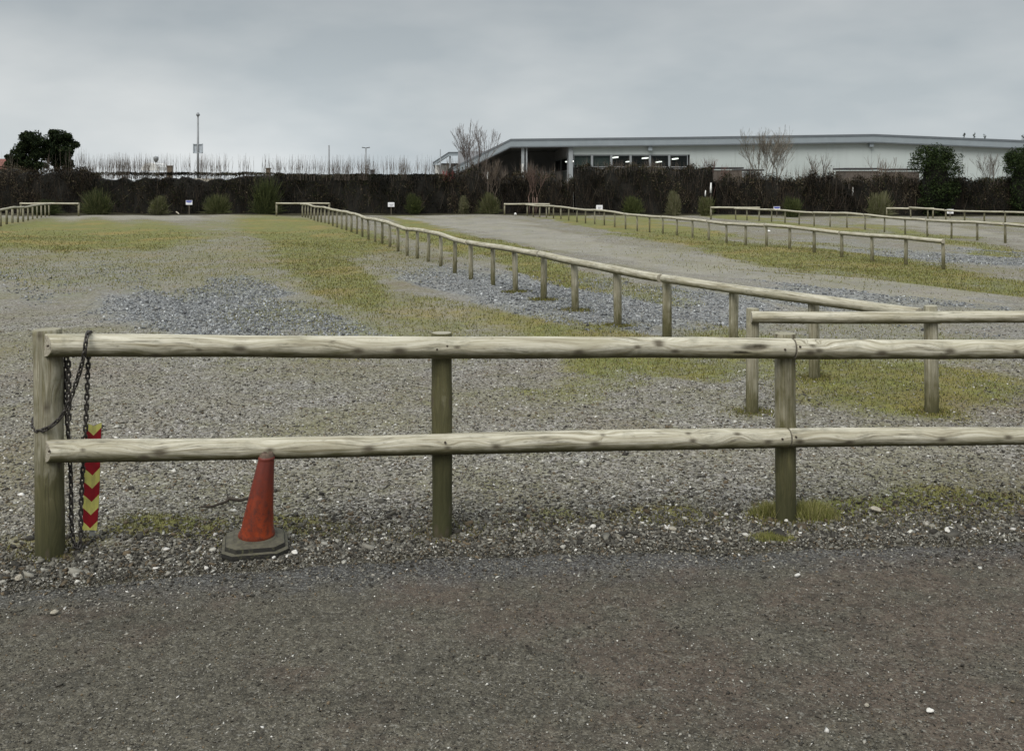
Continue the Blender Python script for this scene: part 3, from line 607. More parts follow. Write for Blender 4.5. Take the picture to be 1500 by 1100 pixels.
c = q.mix(q.rng(q.math('MULTIPLY', nz, q.rng(q.noise(o_, 30, 5), 0.25, 0.6, 0.5, 1)), 0.2, 1.0), (0.018, 0.017, 0.015), (0.095, 0.088, 0.064)); c = q.mix(q.rng(q.noise(o_, 70, 4), 0.55, 0.75, 0, 0.6), c, (0.10, 0.10, 0.05))
RUB = q.done(c, q.bump(q.noise(o_, 80, 4), 0.4, 0.004))
cn = empty('traffic_cone', (-1.115, 4.445, 0.0)); tag(cn, 'grimy orange traffic cone on a black rubber base under the lower rail', 'cone'); cn.rotation_euler = (R(2), R(0.5), R(14)); cn.scale = (1.0, 1.0, 1.035)
bb = MB()
def octr(hw, z, ch_=0.045):
    a = hw; c_ = ch_; return [(a, -a+c_, z), (a, a-c_, z), (a-c_, a, z), (-a+c_, a, z), (-a, a-c_, z), (-a, -a+c_, z), (-a+c_, -a, z), (a-c_, -a, z)]
lv = [(0.133, 0.006), (0.140, 0.014), (0.138, 0.030), (0.126, 0.034), (0.122, 0.050), (0.112, 0.054), (0.094, 0.058), (0.086, 0.064)]
for i in range(len(lv)-1):
    A_, B_ = octr(*lv[i]), octr(*lv[i+1])
    for k in range(8): bb.poly([A_[k], A_[(k+1) % 8], B_[(k+1) % 8], B_[k]])
bb.poly(list(reversed(octr(*lv[0])))); bb.poly(octr(*lv[-1]))
for sx in (-1, 1):
    for sy in (-1, 1): bb.box((sx*0.1, sy*0.1, 0.004), (0.05, 0.05, 0.012))
bb.build('base', RUB, cn, bevel=0.004)
V = []; n = 32; prof = [(0.076, 0.060), (0.079, 0.066), (0.077, 0.075), (0.073, 0.09), (0.066, 0.14), (0.0585, 0.19), (0.052, 0.24), (0.0455, 0.29), (0.039, 0.34), (0.0335, 0.385), (0.0325, 0.392), (0.0345, 0.396), (0.033, 0.402), (0.026, 0.408)]
cb = MB()
def cpt(r_, z, a):
    sh = (z/0.42)**1.2; d = 1-0.05*math.cos(2*a+z*7)*(z > 0.08); f = 1-0.02*math.cos(8*a)*(z > .08)
    return (r_*d*f*math.cos(a)+0.047*sh, r_*d*f*math.sin(a)-0.045*sh, z)
for i in range(len(prof)-1):
    for k in range(n):
        a0, a1 = 2*math.pi*k/n, 2*math.pi*(k+1)/n
        cb.poly([cpt(*prof[i], a0), cpt(*prof[i], a1), cpt(*prof[i+1], a1), cpt(*prof[i+1], a0)])
o = cb.build('cone_body', CONE, cn, True)
import bmesh
def weld(o, d=1e-5):
    bm = bmesh.new(); bm.from_mesh(o.data); bmesh.ops.remove_doubles(bm, verts=bm.verts, dist=d); bm.to_mesh(o.data); bm.free()
weld(o)
tp = MB(); pr = [(0.031, 0.400), (0.030, 0.409), (0.024, 0.418), (0.020, 0.422), (0.014, 0.421), (0.012, 0.411)]
for i in range(len(pr)-1):
    for k in range(20):
        a0, a1 = 2*math.pi*k/20, 2*math.pi*(k+1)/20; tp.poly([cpt(*pr[i], a0), cpt(*pr[i], a1), cpt(*pr[i+1], a1), cpt(*pr[i+1], a0)])
o = tp.build('tip', m_plain('perished_brown_plastic', (0.13, 0.09, 0.065), 0.8, 0.5, 60), cn, True); weld(o)

# ------------------------------------------------------------------ stick and the larger single stones
BARK = m_plain('dark_bark', (0.05, 0.04, 0.03), 0.9, 0.4, 20)
st = MB(); z0 = 0.012
def G(px, py, z=0.012):
    x, y = gp(px, py); return (x, y, z)
st.tube([G(294, 746), G(312, 746, .016), G(330, 741, .02), G(336, 739, .03), G(352, 740, .024), G(372, 736, .03)], [0.004, 0.006, 0.007, 0.009, 0.008, 0.007], 7)
st.tube([G(334, 740, .02), G(333, 736, .045)], [0.006, 0.003], 6)
tag(st.build('stick', BARK, smooth=True), 'thin dark stick lying on the gravel left of the cone', 'stick')
PS = m_plain('pale_stone', (0.66, 0.64, 0.60), 0.8, 0.35, 40, dirt=(0.3, 0.28, 0.22)); BS = m_plain('buff_stone', (0.34, 0.31, 0.25), 0.85, 0.35, 40)
SG = 'single larger stones'
for (px, py, w_, m_, lb) in [
  (432, 815, .030, PS, 'white pebble just right of the cone base'), (401, 822, .018, PS, 'small white pebble touching the front of the cone base'),
  (302, 838, .022, PS, 'white pebble on the road edge left of the cone'), (1152, 766, .028, PS, 'smooth white pebble at the foot of the right post'),
  (1168, 849, .028, PS, 'flat pale stone lying alone on the asphalt below the right post'), (1283, 751, .055, BS, 'rounded buff stone on the mossy verge right of the right post'),
  (1391, 781, .048, PS, 'long flat pale stone at the road edge near the right side'), (80, 904, .034, BS, 'buff angular stone chip on the road at lower left'),
  (1362, 1049, .024, PS, 'pale oval stone alone on the lower right asphalt'), (1269, 1040, .016, BS, 'small buff stone lying on the lower right asphalt'),
  (28, 853, .040, BS, 'large buff stone on the road edge at the far left'), (868, 775, .030, PS, 'white stone on the verge between the middle and right posts'),
  (985, 779, .042, BS, 'flat buff stone on the verge left of the right post'), (1064, 757, .026, PS, 'white pebble on the mossy ground left of the right post'),
  (1322, 727, .03, BS, 'small buff stone behind the mossy verge at right')]:
    x, y = gp(px, py); bm = bmesh.new(); bmesh.ops.create_icosphere(bm, subdivisions=2, radius=0.5)
    ph = rng.uniform(0, 6, 3)
    for v in bm.verts:
        f = 1+0.16*math.sin(v.co.x*7+ph[0])+0.14*math.sin(v.co.y*8+ph[1])+0.1*math.sin(v.co.z*9+ph[2]); v.co *= f
        v.co.x *= w_; v.co.y *= w_*0.8; v.co.z *= w_*0.5
    me = bpy.data.meshes.new('stone'); bm.to_mesh(me); bm.free(); me.materials.append(m_)
    o = link('stone', me); o.location = (x, y, w_*0.16+0.008+(0.006 if y < 4.5 else 0)); o.rotation_euler = (rng.uniform(-.2, .2), rng.uniform(-.2, .2), rng.uniform(0, 6)); tag(o, lb, 'stone', SG)
# tufts by the right post
def tuft(cx, cy, rx_, ry_, n, h, pal, wts, label, zb=0.0, lean=0.9, name='grass_tuft', group=None, w=0.005):
    a = rng.uniform(0, 2*math.pi, n); r_ = np.sqrt(rng.random(n)); X = rng.normal(0, 0.42, n)*rx_; Y = rng.normal(0, 0.42, n)*ry_
    hh_ = h*rng.uniform(0.4, 1.1, n)*np.exp(-(X/rx_)**2*0.8)
    o = blades(name, X, Y, np.full(n, zb), hh_, w, pick(n, pal, wts), lean); o.location = (cx, cy, 0); tag(o, label, 'grass tuft', group); return o
MP = [(0.20,0.20,0.06),(0.15,0.155,0.045),(0.30,0.27,0.13),(0.10,0.11,0.03)]
x, y = gp(1192, 757); tuft(x, y, 0.13, 0.10, 2600, 0.075, MP, [3,2,2,1], 'yellow green grass tuft against the right side of the right post')
x, y = gp(1180, 748); tuft(PR.x-0.05, PR.y+0.06, 0.12, 0.05, 1400, 0.075, MP, [3,2,2,1], 'thin grass tuft behind the left side of the right post')
x, y = gp(1130, 789); tuft(x, y, 0.11, 0.05, 2200, 0.025, MP, [4,2,1,1], 'flat yellow moss cushion in the stones in front of the right post')

# ------------------------------------------------------------------ planting
LEAF = m_attr('leaves', 0.85, spec=0.05); TWIG = m_attr('twigs', 0.9)
def leaves(name, P, size, colr, parent=None, aspect=0.55, vert=0.0):
    n = len(P); u = rng.normal(size=(n, 3)); u[:, 2] += vert*rng.choice([-1, 1], n); u /= np.linalg.norm(u, axis=1)[:, None]
    w = rng.normal(size=(n, 3)); w -= u*(w*u).sum(1)[:, None]; w /= np.linalg.norm(w, axis=1)[:, None]
    s_ = (size*np.ones(n))[:, None]; a, b_ = u*s_, w*s_*aspect
    V = np.stack([P-a, P+b_*0.8, P+a, P-b_*0.8], 1).reshape(-1, 3)
    return link(name, np_mesh(name, V, np.arange(4*n).reshape(n, 4), {'col': ('FLOAT_COLOR', np.repeat(colr, 4, 0))}, False, [LEAF]), parent)
def sticks(name, P0, P1, r0, r1, colr, parent=None, bend=0.0):
    """thin tapering three-sided sticks"""
    n = len(P0); d_ = P1-P0; d_ = d_/np.linalg.norm(d_, axis=1)[:, None]; ref = np.tile([0.3, 1.0, 0.1], (n, 1)); u = np.cross(d_, ref); u /= np.linalg.norm(u, axis=1)[:, None]; w = np.cross(d_, u)
    V = []
    for (p_, r_) in ((P0, r0), (P1, r1)):
        for k in range(3):
            a = 2*math.pi*k/3; V.append(p_+(u*math.cos(a)+w*math.sin(a))*(np.ones(n)*r_)[:, None])
    V = np.stack(V, 1).reshape(-1, 3); f = np.array([(0,1,4,3),(1,2,5,4),(2,0,3,5)])
    F = (f[None]+np.arange(n)[:, None, None]*6).reshape(-1, 4)
    return link(name, np_mesh(name, V, F, {'col': ('FLOAT_COLOR', np.repeat(colr, 6, 0))}, False, [TWIG]), parent)
DARKG = [(0.010,0.012,0.007),(0.018,0.021,0.010),(0.030,0.033,0.014),(0.035,0.027,0.016),(0.06,0.055,0.025)]
BRNL = [(0.045,0.035,0.022),(0.078,0.062,0.040),(0.13,0.108,0.074),(0.02,0.016,0.012)]
BRN = [(0.030,0.022,0.015),(0.050,0.037,0.026),(0.075,0.056,0.040),(0.12,0.10,0.075),(0.018,0.014,0.011)]
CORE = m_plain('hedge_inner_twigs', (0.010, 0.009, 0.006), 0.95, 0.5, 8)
def hz_(X): return np.interp(X, [-45, 0, 14, 22, 40], [50, 50, 48.6, 47, 44.5])
def hedge(px0, px1, top0, top1, lw, bw, label, seed, rough=0.06, core_drop=0.25, shoots=0, gap=None, dens=1.0, twig=1.0, sh_h=(0.5, 1.1)):
    """hedge between two photograph columns; top0/top1 its height in metres"""
    X0, X1 = (px0-750)/1500*50, (px1-750)/1500*49; L = X1-X0; xc = (X0+X1)/2; t = empty('hedge', (xc, float(hz_(xc)), 0)); tag(t, label, 'hedge', 'hedges along the far boundary')
    H = lambda X: top0+(top1-top0)*(X-X0)/L+rough*wob(X*2.2, seed)+rough*0.7*wob(X*7, seed+1)+0.02*wob(X*23, seed)
    fr = lambda X, z: hz_(X)-0.32*wob(X*1.1, seed+3)-0.24*wob(X*2.7+z*2, seed+4)-0.06*wob(X*8-z*6, seed)+0.10*z
    ox = np.array([xc, float(hz_(xc)), 0])
    core_drop = core_drop*0.3 if not gap else core_drop
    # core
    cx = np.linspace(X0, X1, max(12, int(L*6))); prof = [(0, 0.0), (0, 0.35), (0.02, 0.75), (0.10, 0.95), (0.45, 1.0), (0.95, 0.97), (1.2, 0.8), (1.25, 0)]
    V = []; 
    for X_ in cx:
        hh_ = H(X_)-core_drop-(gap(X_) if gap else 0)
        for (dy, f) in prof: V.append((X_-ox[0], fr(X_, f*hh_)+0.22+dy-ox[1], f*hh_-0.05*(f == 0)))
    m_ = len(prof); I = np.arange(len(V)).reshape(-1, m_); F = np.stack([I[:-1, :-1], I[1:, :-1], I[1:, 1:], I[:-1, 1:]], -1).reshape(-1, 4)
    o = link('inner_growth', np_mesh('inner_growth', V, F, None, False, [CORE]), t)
    # leaves on the front, the top and through the crown
    n = int(L*2300*dens); X_ = rng.uniform(X0, X1, n); zz = rng.random(n)**0.8; hh_ = H(X_); z = zz*hh_*1.0+0.02
    dd = np.abs(rng.normal(0, 0.16, n)); topm = rng.random(n) < 0.3; y_ = np.where(topm, fr(X_, hh_)+rng.random(n)*1.2, fr(X_, z)+dd); z = np.where(topm, hh_-np.abs(rng.normal(0, 0.07, n))+(0.03+rough*1.1)*np.abs(wob(X_*17, seed+5))*(rng.random(n) < .35), z)
    keep = rng.random(n) < 0.72+0.9*(wob(X_*1.7+z*2.2, seed+11)+0.5*wob(X_*5-z*4, seed+13))+0.6*(z > hh_-.2)
    if gap:
        gg_ = np.array(gap(X_)); inb = (z < hh_-0.13) & (z > hh_-core_drop-gg_*1.0-0.06); keep &= ~(inb & (rng.random(n) < 0.50+0.5*wob(X_*4.0, 3)+0.3*wob(X_*13, 8)))
    br = np.clip(1+1.1*wob(X_*1.05+z*0.9, seed+17)+0.7*wob(X_*3.7-z*2.4, seed+19), .22, 2.2)[:, None]
    cl = wob(X_*1.3+z*1.1, seed+7)+wob(z*4-X_*0.8, seed+8)*0.6
    cA = pick(n, DARKG, [4,4,2.5,1,.5]); cB = pick(n, BRNL, [3,3,1.4,3]); sel = (rng.random(n) < bw+0.25*cl)[:, None]
    leaves('leaves', np.stack([X_, y_, z], 1)[keep]-ox, rng.uniform(0.022, 0.050, n)[keep], (np.where(sel, cB, cA)*br*0.8)[keep], t)['kind'] = 'stuff'
    # upright stems and twigs in front
    n = int(L*42*twig); X_ = rng.uniform(X0, X1, n); zb = rng.random(n)**1.5*0.8*H(X_); ln = rng.uniform(0.3, 1.1, n); ztp = np.minimum(zb+ln, H(X_)+0.08)
    P0 = np.stack([X_, fr(X_, zb)-0.02+rng.random(n)*0.3, zb], 1); P1 = P0+np.stack([rng.normal(0, 0.22, n), rng.normal(0, 0.08, n), ztp-zb+0.05], 1)
    sticks('stems', P0-ox, P1-ox, 0.008, 0.003, pick(n, BRN, [3,3,2,.8,2]), t)['kind'] = 'stuff'
    if shoots:
        n = int(shoots*2.0)+int(L*10); c0 = rng.uniform(X0, X1, max(3, n//7)); X_ = c0[rng.integers(0, len(c0), n)]+rng.normal(0, 0.22, n); X_ = np.clip(X_, X0, X1)
        P0 = np.stack([X_, hz_(X_)+rng.random(n)*1.1, H(X_)-0.3], 1); ln = rng.uniform(*sh_h, n)+0.3; P1 = P0+np.stack([rng.normal(0, 0.07, n), rng.normal(0, 0.06, n), ln], 1)
        P = np.vstack([P0, P0+(P1-P0)*0.45]); Q = np.vstack([P1, P0+(P1-P0)*0.8+np.stack([rng.normal(0, .09, n), rng.normal(0, .05, n), np.zeros(n)], 1)])
        sticks('shoots', P-ox, Q-ox, 0.0065, 0.0025, pick(2*n, [(0.14,0.115,0.095),(0.17,0.14,0.115),(0.09,0.07,0.055)], [2,2,1]), t)['kind'] = 'stuff'
    return t
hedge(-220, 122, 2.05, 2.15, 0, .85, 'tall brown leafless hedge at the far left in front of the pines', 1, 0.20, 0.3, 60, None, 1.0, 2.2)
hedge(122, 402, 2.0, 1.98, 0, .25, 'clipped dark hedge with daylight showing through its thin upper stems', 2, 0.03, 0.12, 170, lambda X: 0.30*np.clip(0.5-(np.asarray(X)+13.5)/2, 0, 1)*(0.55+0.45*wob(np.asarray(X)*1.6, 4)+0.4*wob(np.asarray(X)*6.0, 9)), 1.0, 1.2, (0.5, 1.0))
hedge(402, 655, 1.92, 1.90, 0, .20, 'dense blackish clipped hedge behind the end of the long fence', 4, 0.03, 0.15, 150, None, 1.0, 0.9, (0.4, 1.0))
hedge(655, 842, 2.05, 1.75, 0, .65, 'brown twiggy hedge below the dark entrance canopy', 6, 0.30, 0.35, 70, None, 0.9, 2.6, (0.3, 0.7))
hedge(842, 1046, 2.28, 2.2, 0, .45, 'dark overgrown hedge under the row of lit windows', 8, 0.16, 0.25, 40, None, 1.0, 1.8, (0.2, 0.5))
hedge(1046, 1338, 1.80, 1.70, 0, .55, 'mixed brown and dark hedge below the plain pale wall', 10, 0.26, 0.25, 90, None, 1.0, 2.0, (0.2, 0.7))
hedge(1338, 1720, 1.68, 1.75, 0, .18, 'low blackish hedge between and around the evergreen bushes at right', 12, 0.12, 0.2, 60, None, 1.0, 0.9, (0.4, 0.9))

def cloud(lobes, n, size, pal, wts, name, parent, off, shell=0.35):
    """leaves through the outer part of several lumpy lobes"""
    lobes = [tuple(l) for l in lobes]; base_ = list(lobes)
    if name != 'leaves':
        for l in base_:
            for _ in range(5):
                d0 = rng.normal(size=3); d0 /= np.linalg.norm(d0); d0[2] = abs(d0[2])*.9 if rng.random() < .7 else d0[2]
                k_ = rng.uniform(.22, .42); lobes.append((l[0]+d0[0]*l[3]*.95, l[1]+d0[1]*l[4]*.9, l[2]+d0[2]*l[5]*.95, l[3]*k_, l[4]*k_, l[5]*k_*1.1))
    w = np.array([l[3]*l[5] for l in lobes]); idx = rng.choice(len(lobes), n, p=w/w.sum()); Lb = np.array(lobes)[idx]
    d_ = rng.normal(size=(n, 3)); d_ /= np.linalg.norm(d_, axis=1)[:, None]
    r_ = 1-np.abs(rng.normal(0, shell, n)); r_ = np.clip(r_*(1+0.14*np.sin(d_[:, 0]*7+idx)+0.12*np.sin(d_[:, 2]*9+idx*2)), 0.0, 1.3)
    P = Lb[:, :3]+d_*Lb[:, 3:6]*r_[:, None]; P[:, 2] = np.maximum(P[:, 2], 0.03)
    o = leaves(name, P-np.array(off), rng.uniform(0.6, 1.2, n)*size, pick(n, pal, wts), parent); o['kind'] = 'stuff'; return o
def limbs(name, segs, mat, parent, off):
    m_ = MB()
    for pts_, rd in segs: m_.tube([Vector(p_)-Vector(off) for p_ in pts_], rd, 7)
    return m_.build(name, mat, parent, True)
# pines at the left, beyond the hedge
EV = [(0.012,0.018,0.009),(0.02,0.03,0.013),(0.035,0.045,0.018)]
def pine(px, py_top, hw, lobes_px, label, D=78, n=15000):
    ox = ((px-750)*D/1500, D, 0); t = empty('pine_tree', ox); tag(t, label, 'pine tree', 'pines behind the left hedge')
    lb = []
    for (lx, ly, rx_, rz_) in lobes_px:
        c_ = at(lx, ly, D); lb.append((c_.x, D+random.uniform(-.6, .6), c_.z, rx_*D/1500, rx_*D/1500*1.1, rz_*D/1500))
    cloud(lb, n, 0.11, EV, [3,3,1.2], 'crown', t, ox, 0.4)
    segs = [([(ox[0], D, 0), (ox[0]+.1, D, 2.2), (ox[0]-.05, D, 3.4), (ox[0]+.1, D, lb[0][2])], [0.17, 0.14, 0.10, 0.05])]
    for l in lb[1:]: segs.append(([(ox[0], D, 2.0), ((ox[0]+l[0])/2, (D+l[1])/2, (2.3+l[2])/2-.1), l[:3]], [0.08, 0.06, 0.03]))
    limbs('trunk', segs, BARK, t, ox)
pine(52, 192, 30, [(54, 206, 17, 12), (64, 222, 10, 16), (38, 218, 18, 11), (28, 232, 14, 12), (57, 226, 11, 10), (20, 243, 10, 9), (44, 240, 16, 10), (64, 243, 9, 6)], 'left and lower of the two dark pines, sloping down to the left', 78, 14000)
pine(82, 190, 22, [(82, 201, 17, 10), (92, 213, 15, 12), (75, 217, 8, 15), (84, 228, 15, 13), (100, 228, 10, 11), (104, 242, 9, 9), (86, 237, 12, 8)], 'right and taller of the two dark pines with a rounded top', 80, 14000)
# conifer tips behind the long roof
for px, pt_, w_, lb in ((1413, 195, 5, 'leftmost small conifer tip showing over the long roof'), (1427, 195, 7, 'middle small conifer tip showing over the long roof'), (1441, 197, 7, 'rightmost small conifer tip showing over the long roof'), (1500, 198, 16, 'dark tree top showing over the roof at the right edge')):
    D = 120; ox = ((px-750)*D/1500, D, 0); t = empty('conifer_tree', ox); tag(t, lb, 'conifer', 'conifers behind the long building')
    zt = EYE+(265-pt_)*D/1500; lbs = [(ox[0]+random.uniform(-.1, .1), D, zt-0.35-0.7*k, w_*D/1500*(0.16+0.16*k), 0.3+.2*k, 0.38) for k in range(5)]
    cloud(lbs, 1500, 0.07, EV, [3,3,1], 'crown', t, ox, 0.6); limbs('trunk', [([(ox[0], D, 0), (ox[0], D, zt-0.6)], [0.2, 0.05])], BARK, t, ox)
# evergreen bushes in the hedge
EB = [(0.012,0.018,0.008),(0.02,0.032,0.012),(0.035,0.052,0.018),(0.06,0.08,0.028)]
for px, pt_, hw, D, lb in ((1371, 212, 39, 47.2, 'large round dark evergreen bush standing above the hedge'), (1500, 215, 33, 46.6, 'dark evergreen bush cut by the right edge of the view')):
    ox = ((px-750)*D/1500, D, 0); t = empty('evergreen_bush', ox); tag(t, lb, 'bush', 'evergreen bushes above the right hedge')
    s_ = D/1500; zt = EYE+(265-pt_)*s_; w_ = hw*s_
    lbs = [(ox[0]-w_*.1, D, zt-0.5, w_*.62, w_*.6, 0.5), (ox[0]-w_*.5, D-.1, zt-.75, w_*.48, w_*.5, .5), (ox[0]+w_*.48, D, zt-.85, w_*.5, w_*.5, .6), (ox[0]+w_*.2, D, zt-0.55, w_*.5, w_*.5, 0.45), (ox[0], D-.2, zt-1.2, w_*.85, w_*.6, .6), (ox[0], D-.1, 0.85, w_*.74, w_*.55, .95), (ox[0]-w_*.2, D-.1, zt-.4, .3, .3, .3)]
    cloud(lbs, 16000, 0.045, EB, [3,3,2,.6], 'foliage', t, ox, 0.22)
    limbs('trunk', [([(ox[0], D, 0), (ox[0], D, 1.6), (ox[0]+.1, D, zt-.7)], [0.10, 0.08, 0.04]), ([(ox[0], D, .7), (ox[0]-.4, D, 1.6)], [.07, .04]), ([(ox[0], D, .7), (ox[0]+.4, D, 1.7)], [.07, .04])], BARK, t, ox)
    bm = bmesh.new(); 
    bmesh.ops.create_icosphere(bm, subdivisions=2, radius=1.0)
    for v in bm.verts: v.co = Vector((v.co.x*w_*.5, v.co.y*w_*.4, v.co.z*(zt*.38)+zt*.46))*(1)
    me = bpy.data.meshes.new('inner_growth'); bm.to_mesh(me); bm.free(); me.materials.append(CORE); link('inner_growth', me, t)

# bare trees
def bare_tree(px, D, base_z, top_z, spread, label, seed, stems=4, col=(0.15, 0.125, 0.105), r0=0.05, depth=5, grp='bare trees in the hedge', lean=0.0, splits=(2, 3)):
    rr_ = random.Random(seed); ox = Vector(((px-750)*D/1500, D, 0)); t = empty('bare_tree', ox); tag(t, label, 'bare tree', grp)
    A_, B_, r_a, r_b = [], [], [], []; trunk = MB()
    def grow(p_, d_, ln, rad, lev):
        k = 3; q_ = p_
        for i in range(k):
            d_ = (d_+Vector((rr_.gauss(0, .10), rr_.gauss(0, .08), 0.05))).normalized(); nx_ = q_+d_*ln/k
            A_.append(q_); B_.append(nx_); r_a.append(rad*(1-.25*i/k)); r_b.append(rad*(1-.25*(i+1)/k)); q_ = nx_
            if lev < depth and i >= 0 and rr_.random() < .62:
                grow(q_, (d_+Vector((rr_.gauss(0, .42), rr_.gauss(0, .4), 0.12))).normalized(), ln*rr_.uniform(.6, .9), rad*.5, lev+1)
        if lev < depth:
            for _ in range(rr_.randint(*splits)-1): grow(q_, (d_+Vector((rr_.gauss(0, .36), rr_.gauss(0, .3), 0.14))).normalized(), ln*rr_.uniform(.7, .92), rad*.62, lev+1)
    H_ = top_z-base_z; wn_ = 0.84
    for i in range(stems):
        a = (i/(max(stems-1, 1))-.5)*2*spread+rr_.gauss(0, .08)
        p0 = Vector((rr_.uniform(-.15, .15)*stems*.3, rr_.uniform(-.15, .15), 0.0)); pk = Vector((p0.x*1.6+a*.35*base_z+lean*.2, p0.y, base_z))
        trunk.tube([p0, (p0+pk)/2+Vector((.03, 0, 0)), pk], [r0*1.25, r0*1.1, r0], 7)
        grow(pk, Vector((a+lean, rr_.uniform(-.2, .2), 1)).normalized(), H_*.30, r0*.9, 1)
    A_, B_ = np.array([tuple(v) for v in A_]), np.array([tuple(v) for v in B_])
    zmax = np.percentile(B_[:, 2], 99.3); f = H_/(zmax-base_z)
    for X_ in (A_, B_):
        X_[:, 0] *= 1-(1-wn_)*np.clip((X_[:, 2]-base_z)/.6, 0, 1); X_[:, 2] = base_z+(X_[:, 2]-base_z)*f
    BT = m_plain('bare_bark', col, 0.9, 0.35, 10); trunk.build('trunk', BT, t, True)
    n = len(A_); m_ = sticks('branches', A_, B_, np.maximum(np.array(r_a), .006), np.maximum(np.array(r_b), .0045), pick(n, [col, tuple(c*.75 for c in col)], [1, 1], .15), t); m_['kind'] = 'stuff'
    return t
bare_tree(694, 51.5, 1.9, 4.45, .42, 'pale bare tree rising in front of the sloping canopy roof', 3, 5, (0.20, 0.17, 0.16), 0.032, 5)
bare_tree(1130, 49.3, 1.3, 4.05, .5, 'tall bare many stemmed tree in front of the long pale wall', 9, 6, (0.21, 0.185, 0.15), 0.034, 5)
bare_tree(1196, 49.3, 1.3, 2.9, .5, 'small bare tree right of the tall bare tree', 14, 3, (0.13, 0.11, 0.09), 0.025, 4)
bare_tree(1040, 49.8, 1.5, 2.65, .6, 'low reddish bare shrub leaning right at the end of the windows', 17, 3, (0.17, 0.10, 0.085), 0.02, 4, lean=.5)
bare_tree(1290, 48.8, 0.5, 2.75, .55, 'reddish bare shrub above a pale split stump in the right hedge', 21, 4, (0.19, 0.15, 0.12), 0.03, 4, lean=.2)
bare_tree(780, 49.6, 0.8, 2.35, .5, 'brown bare shrub under the canopy beside the pale column', 25, 5, (0.15, 0.10, 0.08), 0.02, 4)
bare_tree(722, 49.4, 0.8, 2.75, .5, 'brown bare shrub left of the canopy column', 27, 5, (0.14, 0.11, 0.085), 0.02, 4)
bare_tree(660, 50.6, 1.2, 2.15, .5, 'small pinkish red twigged shrub at the foot of the sloping roof', 29, 5, (0.42, 0.10, 0.10), 0.012, 4)
bare_tree(1445, 48.2, 1.0, 2.9, .3, 'thin upright bare shoots between the two evergreen bushes', 33, 5, (0.15, 0.13, 0.11), 0.014, 4)

# shrubs and grass clumps at the hedge foot
GC_ = [(0.05,0.065,0.02),(0.08,0.10,0.03),(0.13,0.15,0.05),(0.20,0.20,0.09)]; GP_ = [(0.20,0.19,0.10),(0.28,0.27,0.16),(0.13,0.14,0.06)]
def clump(px, pyb, pyt, hw, pal, label, n=2600, seed=0, D=None, lean=.5):
    seed = px; pal = [tuple(c*.6 for c in p_) for p_ in pal]; x, y = gp(px, pyb); s_ = y/1500; t = empty('grass_clump', (x, y, 0)); tag(t, label, 'plant', 'clumps at the foot of the hedge')
    H_ = (pyb-pyt)*s_; w_ = hw*s_; X_ = rng.normal(0, .30, n)*w_; Y_ = rng.normal(0, .35, n)*w_*.8; sp = rng.normal(rng.uniform(-.3, .3), .42, n); X_ = X_+w_*rng.uniform(-.3, .3)*(rng.random(n) < .4)
    P0 = np.stack([X_*.6, Y_*.6, np.zeros(n)], 1); hh_ = H_*(.2+.95*rng.random(n)**2.2+.15*np.sin(X_*14+seed))*np.sqrt(np.clip(1-(X_/w_)**2*.8, .1, 1)); P1 = np.stack([X_*1.15+sp*w_*.6, Y_, hh_], 1)
    mid = (P0+P1)/2+np.array([0, 0, .06]); o = sticks('blades', np.vstack([P0, mid]), np.vstack([mid, P1]), .008, .004, pick(2*n, pal, [2]*len(pal)), t); o['kind'] = 'stuff'
    lb = [(x+rng.uniform(-.5, .5)*w_, y+rng.uniform(-.2, .2), H_*rng.uniform(.3, .6), w_*.45, w_*.4, H_*.35) for _ in range(4)]
    o = cloud(lb, n//2, .035, pal, [2]*len(pal), 'leaves', t, (x, y, 0), .4)
for a in [(146, 314.5, 283, 24, GC_, 'wide dark green clump beside the far left crossbar'), (233, 314.5, 292, 14, GP_+GC_[2:], 'small pale green clump left of the first sign'),
          (320, 314.5, 289, 20, GC_[1:], 'bright green grassy clump right of the first sign'), (388, 314, 268, 22, GC_[:3], 'tall olive shrub left of the long fence end'),
          (607, 313.5, 287, 11, GC_[:3], 'narrow dark green clump right of the second sign'), (681, 314, 292, 7, GP_, 'thin pale stalky clump left of the track end'), (719, 314.5, 288, 16, GC_[1:]+GP_[:1], 'light green bush left of the middle fence'),
          (927, 315, 291, 15, GC_[1:3], 'green clump behind the middle fence under the lit windows'), (989, 316, 286, 10, GP_, 'pale straw coloured clump under the end of the windows'),
          (1035, 317, 290, 12, GC_[1:]+GP_[:1], 'green and straw clump beside the right fence corner post'), (1160, 318, 292, 14, GC_[:3], 'olive clump behind the fence below the small bare tree'),
          (1287, 319, 286, 17, GP_+GC_[2:3], 'pale straw clump with split stems below the reddish shrub'), (65, 314.5, 296, 22, GC_[:2], 'low dark green growth behind the far left fence')]: clump(*a)
PW = m_plain('bleached_branch', (0.42, 0.38, 0.30), 0.85)
b_ = MB(); b_.tube([G(243, 306.5, .35), G(250, 309, .2), G(262, 314.5, .03)], [.02, .035, .03], 7); tag(b_.build('dead_branch', PW, smooth=True), 'bleached dead branch sloping to the ground by the first sign', 'branch')

